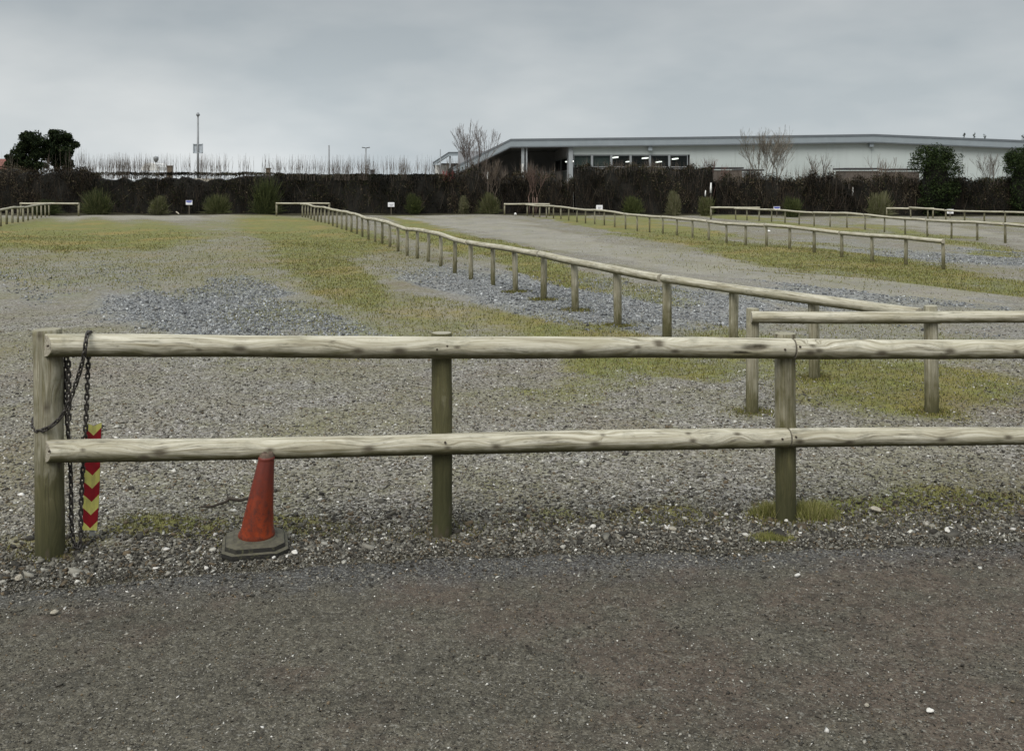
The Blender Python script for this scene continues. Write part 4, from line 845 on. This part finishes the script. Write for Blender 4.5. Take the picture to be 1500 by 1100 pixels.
# broken white plant guards / stubs
WP = m_plain('white_plastic', (0.75, 0.75, 0.73), 0.5, 0.12, 8)
for px, y0_, y1_, w_, lb in ((1041, 268, 283, 4, 'white plastic tree guard on a broken stump in the hedge'), (714, 252, 263, 3, 'small white upright guard in the brown hedge'), (1249, 274, 287, 3, 'thin white plastic guard in the right hedge'), (1033, 279, 288, 2.6, 'short white guard left of the broken stump')):
    D = 48.6 if px > 800 else 49.4; a, b2 = at(px, y1_, D), at(px+.5, y0_, D); m_ = MB(); m_.tube([a, (a+b2)/2, b2], [w_*.33*D/1500, w_*.36*D/1500, w_*.2*D/1500], 7)
    t = empty('tree_guard', (a.x, D, 0)); tag(t, lb, 'tree guard', 'white tree guards'); o = m_.build('tube', WP, t, True)
    o.data.transform(Matrix.Translation((-a.x, -D, 0))); s2 = MB(); s2.tube([(0, .03, 0), (.01, .03, a.z+.05)], [.035, .03], 7); s2.build('stump', BARK, t, True)

# small signs at the hedge foot
SW = m_plain('sign_white', (0.78, 0.78, 0.80), 0.5, 0.1); SBL = m_plain('sign_blue', (0.05, 0.07, 0.35), 0.5, 0.1); PST = m_plain('sign_stake_wood', (0.10, 0.085, 0.06), 0.9)
for px, pyb, pyc, blue, lb in ((277, 314.5, 297, 1, 'small white and blue sign on a stake before the left hedge'), (573, 314.5, 300, 0, 'small white sign on a stake right of the long fence end'),
    (878, 316, 304, 0, 'small white sign on a stake behind the middle fence'), (1138, 318, 306, 1, 'small white and blue sign on a stake behind the right fence'), (1392, 320, 310, 0, 'small white sign on a stake behind the farthest right fence')):
    x, y = gp(px, pyb); s_ = y/1500; zc = EYE-(pyc-265)*s_; t = empty('parking_sign', (x, y, 0)); tag(t, lb, 'sign', 'small parking signs along the hedge')
    m_ = MB(); m_.box((0, .02, zc/2-.02), (.04, .03, zc)); m_.build('stake', PST, t); m_ = MB(); m_.box((0, 0, zc), (9.5*s_, .012, 6.5*s_)); m_.build('board', SW, t, bevel=.004)
    m_ = MB(); hgt = 6.5*s_
    if blue:
        m_.box((0, -.0085, zc+hgt*.30), (8.6*s_, .003, hgt*.28))
    for k in range(3 if not blue else 2): m_.box((random.uniform(-.02, .02), -.0085, zc+hgt*(.1-.2*k)), (6.5*s_-.05*k, .003, hgt*.07))
    m_.build('print', SBL if blue else m_plain('sign_grey_print', (.2, .2, .25)), t)
# litter
for px, py, w_, h_, lb in ((1125, 340, 7, 3, 'white litter scrap on the grass beside the middle fence'), (1404, 394, 6, 2.5, 'white litter scrap on the ground beside the leaning end post'), (755, 315, 4, 3.2, 'small white block at the far end of the middle fence')):
    x, y = gp(px, py); s_ = y/1500; bm = bmesh.new(); bmesh.ops.create_icosphere(bm, subdivisions=2, radius=.5)
    for v in bm.verts:
        v.co *= 1+rng.uniform(-.16, .16); v.co.x *= w_*s_; v.co.y *= w_*s_*.7; v.co.z *= h_*s_*1.2
    me = bpy.data.meshes.new('litter'); bm.to_mesh(me); bm.free(); me.materials.append(WP); o = link('litter', me); o.location = (x, y, h_*s_*.4); tag(o, lb, 'litter', 'white litter')

# ------------------------------------------------------------------ poles behind the hedge
GM = m_plain('grey_painted_steel', (0.22, 0.23, 0.24), 0.5, 0.2, 3, metal=0.2); DM = m_plain('dark_steel', (0.06, 0.06, 0.065), 0.5, 0.2, 3)
def pole(name, px, pt_, D, r_, label, cat='pole'):
    x = (px-750)*D/1500; zt = EYE+(265-pt_)*D/1500; t = empty(name, (x, D, 0)); tag(t, label, cat)
    m_ = MB(); m_.tube([(0, 0, 0), (0, 0, zt*.5), (0, 0, zt)], [r_*1.4, r_*1.1, r_*.8], 10); m_.build('shaft', GM, t, True); return t, zt, D/1500
t, z, s_ = pole('mast', 290, 168, 75, .075, 'tall slender mast with a framed panel half way up', 'mast')
m_ = MB(); w_, h_ = 13*s_, 13*s_; zc = z-50*s_
for sx in (-1, 1): m_.box((sx*w_/2, 0, zc), (.05, .12, h_)); m_.box((0, 0, zc+sx*h_/2), (w_+.05, .12, .05))
m_.box((0, .03, zc), (w_-.06, .03, h_-.06)); m_.box((0, -.02, zc), (.05, .06, h_)); m_.build('panel', m_plain('pale_panel', (.42, .46, .5), .5), t)
m_ = MB(); m_.tube([(0, 0, z-.1), (0, 0, z), (0, 0, z+.14)], [.13, .14, .05], 10); m_.build('finial', GM, t, True)
pole('pole', 482, 213, 75, .06, 'plain slim pole above the hedge left of the lamp')
t, z, s_ = pole('street_lamp', 536, 217, 75, .055, 'distant twin headed lamp post above the hedge', 'street lamp')
for sx in (-1, 1):
    m_ = MB(); m_.box((sx*.16, 0, z+.02), (.26, .14, .06), rot=Matrix.Rotation(R(-8*sx), 3, 'Y')); m_.build('lamp_head', DM, t, bevel=.015)
pole('pole', 645, 219, 70, .035, 'thin pale pole beside the small canopy roof')
t, z, s_ = pole('camera_post', 228.5, 236, 80, .04, 'short post with a small round camera head above the left hedge', 'camera post')
m_ = MB(); m_.tube([(0, 0, z-.1), (0, 0, z+.1), (0, 0, z+.3), (0, 0, z+.36)], [.08, .2, .2, .08], 10); m_.build('camera_head', GM, t, True)
WB = m_plain('brown_timber_post', (.16, .125, .09), .9); 
for px, y0_, w_, mm, lb in ((249, 244, 7, WB, 'stubby brown post top above the clipped hedge left of centre'), (393, 247.5, 6, WB, 'stubby brown post top above the hedge at its shrub'), (545.5, 250, 6, DM, 'stubby dark post top above the blackish hedge')):
    D = 53; x = (px-750)*D/1500; zt = EYE+(265-y0_)*D/1500; t = empty('gate_post', (x, D, 0)); tag(t, lb, 'post', 'post tops above the hedge'); m_ = MB(); m_.box((0, 0, zt/2), (w_*D/1500, .2, zt)); m_.build('shaft', mm, t, bevel=.01)
    m_ = MB(); m_.box((0, 0, zt+.02), (w_*D/1500+.06, .26, .05)); m_.build('cap', mm, t, bevel=.01)

# ------------------------------------------------------------------ long building
BD = 80.0; bs = BD/1500
def bp(px, py, d=BD): v = at(px, py, d); return v
FAS = m_plain('grey_fascia_metal', (0.25, 0.285, 0.31), 0.45, 0.12, 1.5, metal=0.1); FASD = m_plain('dark_gutter_metal', (0.12, 0.135, 0.15), 0.5, 0.15, 1.5)
q = NT('pale_cladding', 0.55, 0.35); o_ = q.pos(); wv = q.math('FRACT', q.math('MULTIPLY', q.sepx(o_, 'X'), 1.0))
c = q.mix(q.rng(q.noise(q.scale(o_, (.5, 1, .2)), .8, 4), .3, .7), (0.38, 0.42, 0.415), (0.43, 0.47, 0.465)); c = q.mix(q.rng(q.noise(q.scale(o_, (3, 1, .15)), 1, 4), .55, .75, 0, .25), c, (.30, .33, .325))
CLAD = q.done(c)
SOF = m_plain('dark_soffit', (0.27, 0.275, 0.29), 0.7, 0.2, .6); DK = m_plain('dark_interior', (0.05, 0.05, 0.052), 0.8); WHT = m_plain('white_painted_steel', (.27, .29, .305), .5, .1)
q = NT('window_glass', 0.06, 0.5); q.b.inputs['Base Color'].default_value = (.02, .025, .025, 1); tr = q.n('ShaderNodeBsdfTransparent'); tr.inputs[0].default_value = (.75, .8, .78, 1); mx = q.n('ShaderNodeMixShader'); mx.inputs[0].default_value = .22
q.t.links.new(tr.outputs[0], mx.inputs[1]); q.t.links.new(q.b.outputs[0], mx.inputs[2]); q.t.links.new(mx.outputs[0], q.out.inputs[0]); GL = q.m
q = NT('lit_tube', .5); q.b.inputs['Emission Color'].default_value = (1, .97, .9, 1); q.b.inputs['Emission Strength'].default_value = 3.0; LIT = q.done((.8, .8, .8))
B = empty('long_building', (0, 0, 0)); tag(B, 'long low warehouse like building with pale wall, grey roof edge and entrance canopy', 'building')
line = [(655, 250), (748, 204.5), (1012, 201.5), (1280, 197.5), (1500, 206.5), (1800, 219)]
# wall panels between the joints
def wz(px): return np.interp(px, [l[0] for l in line], [l[1] for l in line])
edges_ = [1012, 1079, 1146, 1213, 1280, 1347, 1414, 1481, 1548, 1615, 1682, 1790]
for a, b2 in zip(edges_[:-1], edges_[1:]):
    m_ = MB(); p0, p1 = bp(a, 265).x, bp(b2, 265).x; za, zb = bp(a, wz(a)+9).z, bp(b2, wz(b2)+9).z; g_ = .006; yf, yb_ = BD+.5, BD+.7
    V4 = [(p0+g_, 0), (p1-g_, 0), (p1-g_, zb), (p0+g_, za)]
    m_.poly([(x, yf, z) for x, z in V4]); m_.poly([(x, yb_, z) for x, z in reversed(V4)])
    for i in range(4):
        (xa, z1), (xb, z2) = V4[i], V4[(i+1) % 4]; m_.poly([(xa, yf, z1), (xa, yb_, z1), (xb, yb_, z2), (xb, yf, z2)])
    m_.build('wall_panel', CLAD, B)
m_ = MB(); xa, xb = bp(833, 0).x, bp(1012, 0).x; zt1, zb1 = bp(0, 211.5).z, bp(0, 226.5).z
m_.box(((xa+xb)/2, BD+.6, (zt1+zb1)/2), (xb-xa, .2, zt1-zb1)); m_.box(((xa+xb)/2, BD+.6, .35), (xb-xa, .2, .7)); m_.build('window_wall', CLAD, B)
# windows: six bays, each with an upper and lower pane
bx = [840, 868, 896.5, 925, 953.5, 982, 1010]
PBACK = m_plain('grey_green_blind', (.16, .19, .19), .7, .15, 2)  # grey-green sheets set behind some panes to grey the glass
for i in range(6):
    for (t0, t1) in ((227, 245), (246.5, 274)):
        xa, xb = bp(bx[i], 0).x+.04, bp(bx[i+1], 0).x-.04; z1, z0 = bp(0, t0).z, bp(0, t1).z; fr_ = MB(); w_ = .05
        for x in (xa+w_/2, xb-w_/2): fr_.box((x, BD+.58, (z0+z1)/2), (w_, .12, z1-z0))
        for z in (z0+w_/2, z1-w_/2): fr_.box(((xa+xb)/2, BD+.58, z), (xb-xa-2*w_, .12, w_))
        o = fr_.build('window', WHT, B); pn = MB(); pn.box(((xa+xb)/2, BD+.60, (z0+z1)/2), (xb-xa-2*w_, .02, z1-z0-2*w_)); pn.build('pane', GL, o)
        if i < 2 or t0 > 240:
            bl = MB(); bl.box(((xa+xb)/2, BD+.75, (z0+z1)/2), (xb-xa-.1, .03, z1-z0)); bl.build('blind', PBACK, o)
for x_ in bx[1:-1]:
    m_ = MB(); m_.box((bp(x_, 0).x, BD+.52, (bp(0, 227).z+.7)/2), (.09, .1, bp(0, 227).z-.7)); m_.build('mullion', WHT, B)
# side glazing under the canopy
sa, sb_ = Vector((bp(833, 0).x, BD+.9, 0)), Vector((1.7*1.9, 135, 0)); NSD = 7
for i in range(NSD):
    p0, p1 = sa.lerp(sb_, (i+.02)/NSD), sa.lerp(sb_, (i+.98)/NSD); z0, z1 = .9, bp(0, 229).z; zz_ = 3.0
    dr = (p1-p0); nrm = Vector((-dr.y, dr.x, 0)).normalized()*.05; m_ = MB()
    def vbox(m_, a, b2, z0, z1, t_=1.0):
        o4 = nrm*t_; c8 = [(a-o4), (b2-o4), (b2+o4), (a+o4)]
        lo = [Vector((v.x, v.y, z0)) for v in c8]; hi = [Vector((v.x, v.y, z1)) for v in c8]
        m_.poly(list(reversed(lo))); m_.poly(hi)
        for k in range(4): m_.poly([lo[k], lo[(k+1) % 4], hi[(k+1) % 4], hi[k]])
    e1, e2 = p0.lerp(p1, .05), p0.lerp(p1, .95)
    vbox(m_, p0, e1, z0, z1); vbox(m_, e2, p1, z0, z1); vbox(m_, e1, e2, z1-.12, z1); vbox(m_, e1, e2, 2.35, 2.45); vbox(m_, e1, e2, z0, z0+.1)
    o = m_.build('window', WHT, B); m_ = MB(); vbox(m_, e1, e2, 2.45, z1-.12, .3); m_.build('pane', GL, o)
    m_ = MB(); vbox(m_, e1, e2, z0+.1, 2.35, .3); m_.build('blind', PBACK, o)
m_ = MB(); nrm = Vector((-(sb_-sa).y, (sb_-sa).x, 0)).normalized()*.1; vbox(m_, sa, sb_, 0, .9); vbox(m_, sa, sb_, bp(0, 229).z, 4.6); m_.build('side_wall', SOF, B)
# interior
m_ = MB(); x0_, x1_ = sa.x+.4, bp(1100, 0).x; m_.box(((x0_+x1_)/2, BD+27, .02), (x1_-x0_, 52, .05)); m_.box(((x0_+x1_)/2, BD+53, 2.1), (x1_-x0_, .2, 4.2)); m_.box((x1_, BD+27, 2.1), (.2, 51, 4.2)); m_.build('interior', DK, B)
m_ = MB(); m_.box(((x0_+x1_)/2, BD+27, 4.12), (x1_-x0_, 51, .1)); m_.build('ceiling', DK, B)
for (px, py) in ((901, 231), (899, 243), (921, 237), (945, 232), (965, 237.5), (974, 241), (989, 233), (1000, 235.5), (856, 243), (843.5, 236), (1004, 243)):
    D = (3.92-EYE)*1500/(265-py); x = (px-750)*D/1500; m_ = MB(); m_.box((x, D, 3.92), (8.0*D/1500, .4, .10), rot=Matrix.Rotation(R(35), 3, 'Z') @ Matrix.Rotation(R(-7), 3, 'Y')); m_.build('ceiling_light', LIT, B)
for (px, py) in ((812, 243), (824, 246), (832, 237)):
    D = (3.55-EYE)*1500/(265-py); x = (px-750)*D/1500; m_ = MB(); m_.box((x, D, 3.55), (5.5*D/1500, .4, .10), rot=Matrix.Rotation(R(30), 3, 'Z') @ Matrix.Rotation(R(-7), 3, 'Y')); m_.build('ceiling_light', LIT, B)
# roof slabs, fascia and soffit
def strip(pl, y0_, y1_, t0, t1, name, mat):
    """a folded slab following the roof line: t0/t1 are its top and bottom in photo pixels below the line"""
    m_ = MB()
    for (a, b2) in zip(pl[:-1], pl[1:]):
        A0, B0 = bp(a[0], a[1]+t0), bp(b2[0], b2[1]+t0); A1, B1 = bp(a[0], a[1]+t1), bp(b2[0], b2[1]+t1)
        f = [(A0.x, A0.z), (B0.x, B0.z), (B1.x, B1.z), (A1.x, A1.z)]
        m_.poly([(x, y0_, z) for x, z in reversed(f)]); m_.poly([(x, y1_, z) for x, z in f])
        m_.poly([(A0.x, y0_, A0.z), (B0.x, y0_, B0.z), (B0.x, y1_, B0.z), (A0.x, y1_, A0.z)]); m_.poly([(A1.x, y1_, A1.z), (B1.x, y1_, B1.z), (B1.x, y0_, B1.z), (A1.x, y0_, A1.z)])
    for e in (pl[0], pl[-1]):
        A0, A1 = bp(e[0], e[1]+t0), bp(e[0], e[1]+t1); m_.poly([(A0.x, y0_, A0.z), (A0.x, y1_, A0.z), (A1.x, y1_, A1.z), (A1.x, y0_, A1.z)])
    return m_.build(name, mat, B)
strip(line, BD-.06, BD+.02, -.8, 1.8, 'gutter', FASD); strip(line, BD, BD+.25, 2.3, 10.5, 'fascia', FAS); strip(line, BD-.03, BD+.05, 10.8, 12.0, 'lower_trim', FASD)
strip(line, BD+.26, BD+56, .2, 2.2, 'roof', FASD)
strip([(655, 250), (748, 204.5), (833, 203.5)], BD+.26, BD+16, 9.5, 10.5, 'soffit', SOF)
for px, hh2 in ((953, 9), (1278, 8)):
    m_ = MB(); v = bp(px, wz(px)+10+hh2/2); m_.box((v.x, BD+.3, v.z), (6*bs, .35, hh2*bs)); m_.build('rainwater_hopper', FAS, B, bevel=.02)
for px, w_ in ((766, 4.6), (771.5, 2.4), (836.5, 6.5)):
    v = bp(px, wz(px)+11); m_ = MB(); m_.box((v.x, BD+.45, v.z/2), (w_*bs, .3, v.z)); m_.build('column', WHT, B, bevel=.02)
m_ = MB(); m_.box((bp(766, 0).x-.02, BD+.22, bp(0, 247).z), (.13, .04, .75)); m_.build('notice', WP, B)
m_ = MB(); x0_, x1_ = bp(655, 0).x, bp(833, 0).x; m_.box(((x0_+x1_)/2, BD+16.2, 2.2), (x1_-x0_, .2, 4.4)); m_.build('rear_wall', SOF, B)
# trolley bay panels under the canopy
tb = empty('trolley_shelter', (bp(792, 0).x, 88, 0)); tag(tb, 'grey glazed trolley shelter under the canopy beside the corner column', 'shelter')
TG = m_plain('grey_clear_panel', (.25, .27, .27), .3)
for k in range(5):
    m_ = MB(); m_.box((-.6+k*.32*1.9, 0, 1.35), (.5, .04, 2.1)); m_.build('panel', TG, tb); m_ = MB(); m_.box((-.6+k*.32*1.9-.29, 0, 1.25), (.05, .08, 2.5)); m_.build('upright', WHT, tb)
# second small canopy
K = empty('entrance_canopy', (0, 0, 0)); tag(K, 'small sloping canopy roof at the left end of the long building', 'canopy'); D2 = 100
def k2(px, py): return at(px, py, D2)
m_ = MB(); pl = [(634, 238), (657, 223), (712, 222.5)]
for t0, t1, y0_, y1_, mi in ((0, 1.2, -.05, .1, 1), (1.2, 5.5, 0, .2, 0), (-.2, .8, .2, 6, 1)):
    for (a, b2) in zip(pl[:-1], pl[1:]):
        A0, B0, A1, B1 = k2(a[0], a[1]+t0), k2(b2[0], b2[1]+t0), k2(a[0], a[1]+t1), k2(b2[0], b2[1]+t1)
        lo = [Vector((v.x, D2+y0_, v.z)) for v in (A1, B1, B0, A0)]; hi = [Vector((v.x, D2+y1_, v.z)) for v in (A1, B1, B0, A0)]
        m_.poly(lo, mi); m_.poly(list(reversed(hi)), mi)
        for k in range(4): m_.poly([lo[(k+1) % 4], lo[k], hi[k], hi[(k+1) % 4]], mi)
m_.build('roof', [FAS, FASD], K)
m_ = MB(); v0, v1 = k2(640, 0), k2(712, 0); m_.box(((v0.x+v1.x)/2, D2+6, 1.7), (v1.x-v0.x, .2, 3.4)); m_.build('rear_wall', SOF, K)
for px in (636, 659, 690):
    v = k2(px, 238); m_ = MB(); m_.box((v.x, D2+.3, (v.z if px < 640 else v.z+.6)/2), (.16, .16, v.z if px < 640 else v.z+.6)); m_.build('column', WHT, K)
m_ = MB(); v = k2(645, 247); m_.box((v.x, D2+3, v.z/2+.2), (1.4, .1, v.z+.4)); m_.build('sign_panel', WP, K)

# low sheds before the long wall
TIM = m_plain('weathered_brown_cladding', (.12, .10, .085), .85, .3, 3); ROF = m_plain('flat_felt_roof', (.05, .05, .052), .9)
for (pa, pb, pt_, D, lb) in ((1040, 1087, 246.5, 58, 'low brown shed with a flat dark roof left of the tall bare tree'), (1085, 1117, 249.5, 60, 'lowest flat roofed shed with a pale front behind the tall bare tree'), (1239, 1288, 247.5, 58, 'wide grey brown shed behind the hedge left of the round evergreen'), (1311, 1347, 248.5, 58, 'narrow brown shed partly hidden by the round evergreen')):
    s_ = D/1500; x0_, x1_ = (pa-750)*s_, (pb-750)*s_; zt = EYE+(265-pt_)*s_; xc = (x0_+x1_)/2; t = empty('shed', (xc, D, 0)); tag(t, lb, 'shed', 'low sheds behind the hedge')
    m_ = MB(); nb_ = int((x1_-x0_)/.22)
    m_.box((0, 1.0, zt/2-.06), (x1_-x0_-.06, 1.9, zt-.12)); 
    m_.build('wall', WHT if 'pale' in lb else TIM, t)
    for k in range(nb_):
        w_ = (x1_-x0_)/nb_; m_ = MB(); m_.box((-(x1_-x0_)/2+w_*(k+.5), .03, zt/2-.06), (w_-.02, .04, zt-.14)); m_.build('board', WHT if 'pale' in lb else TIM, t)
    m_ = MB(); m_.box((0, 1.0, zt), (x1_-x0_+.16, 2.2, .10)); m_.build('roof', ROF, t, bevel=.01)

# white curved roof and house far left
D = 95; s_ = D/1500; x = (219-750)*s_; t = empty('white_tent', (x, D, 0)); tag(t, 'white arched tent roof just above the clipped hedge', 'tent')
m_ = MB(); pr_ = [(-.8, .0), (-.75, .3), (-.4, .62), (.1, .72), (.6, .6), (.85, .3), (.9, 0)]; zb = EYE+(265-250)*s_
for (a, b2) in zip(pr_[:-1], pr_[1:]): m_.poly([(a[0], 0, zb+a[1]), (b2[0], 0, zb+b2[1]), (b2[0], 3, zb+b2[1]), (a[0], 3, zb+a[1])]); m_.poly([(a[0], 0, zb), (b2[0], 0, zb), (b2[0], 0, zb+b2[1]), (a[0], 0, zb+a[1])])
m_.build('canvas', WP, t)
for sx in (-.75, .85):
    m_ = MB(); m_.box((sx, .05, zb/2), (.05, .05, zb)); m_.build('leg', GM, t)
D = 110; s_ = D/1500; hx = (-20-750)*s_; t = empty('house', (hx, D, 0)); tag(t, 'house with a reddish brown roof at the left edge behind the hedge', 'house')
m_ = MB(); m_.box((0, 3, 1.4), (4.6, 6, 2.8)); m_.build('wall', m_plain('cream_render', (.5, .47, .4), .8), t)
m_ = MB(); zz_ = 2.8; rt_ = EYE+(265-232)*s_
A4 = [(-2.5, -.3, zz_), (2.5, -.3, zz_), (2.5, 6.3, zz_), (-2.5, 6.3, zz_)]; r1, r2 = (-1.6, 3, rt_), (1.6, 3, rt_)
m_.poly([A4[0], A4[1], r2, r1]); m_.poly([A4[2], A4[3], r1, r2]); m_.poly([A4[1], A4[2], r2]); m_.poly([A4[3], A4[0], r1]); m_.poly(list(reversed(A4))); m_.build('roof', m_plain('red_brown_tile', (.17, .06, .045), .8), t)
# low pale wall of the neighbouring yard glimpsed through the thin part of the clipped hedge
YW = m_plain('pale_render_wall', (.36, .33, .28), .8); t = empty('yard_wall', (-26, 66, 0)); tag(t, 'low pale wall glimpsed through the thin top of the clipped hedge', 'wall')
for k in range(7):
    m_ = MB(); m_.box((-9+k*3.0, 0, .75+.06*(k % 3)), (1.6 if k % 2 else 2.3, .2, 1.5+.12*(k % 3))); m_.build('wall_bay', YW, t, bevel=.01)
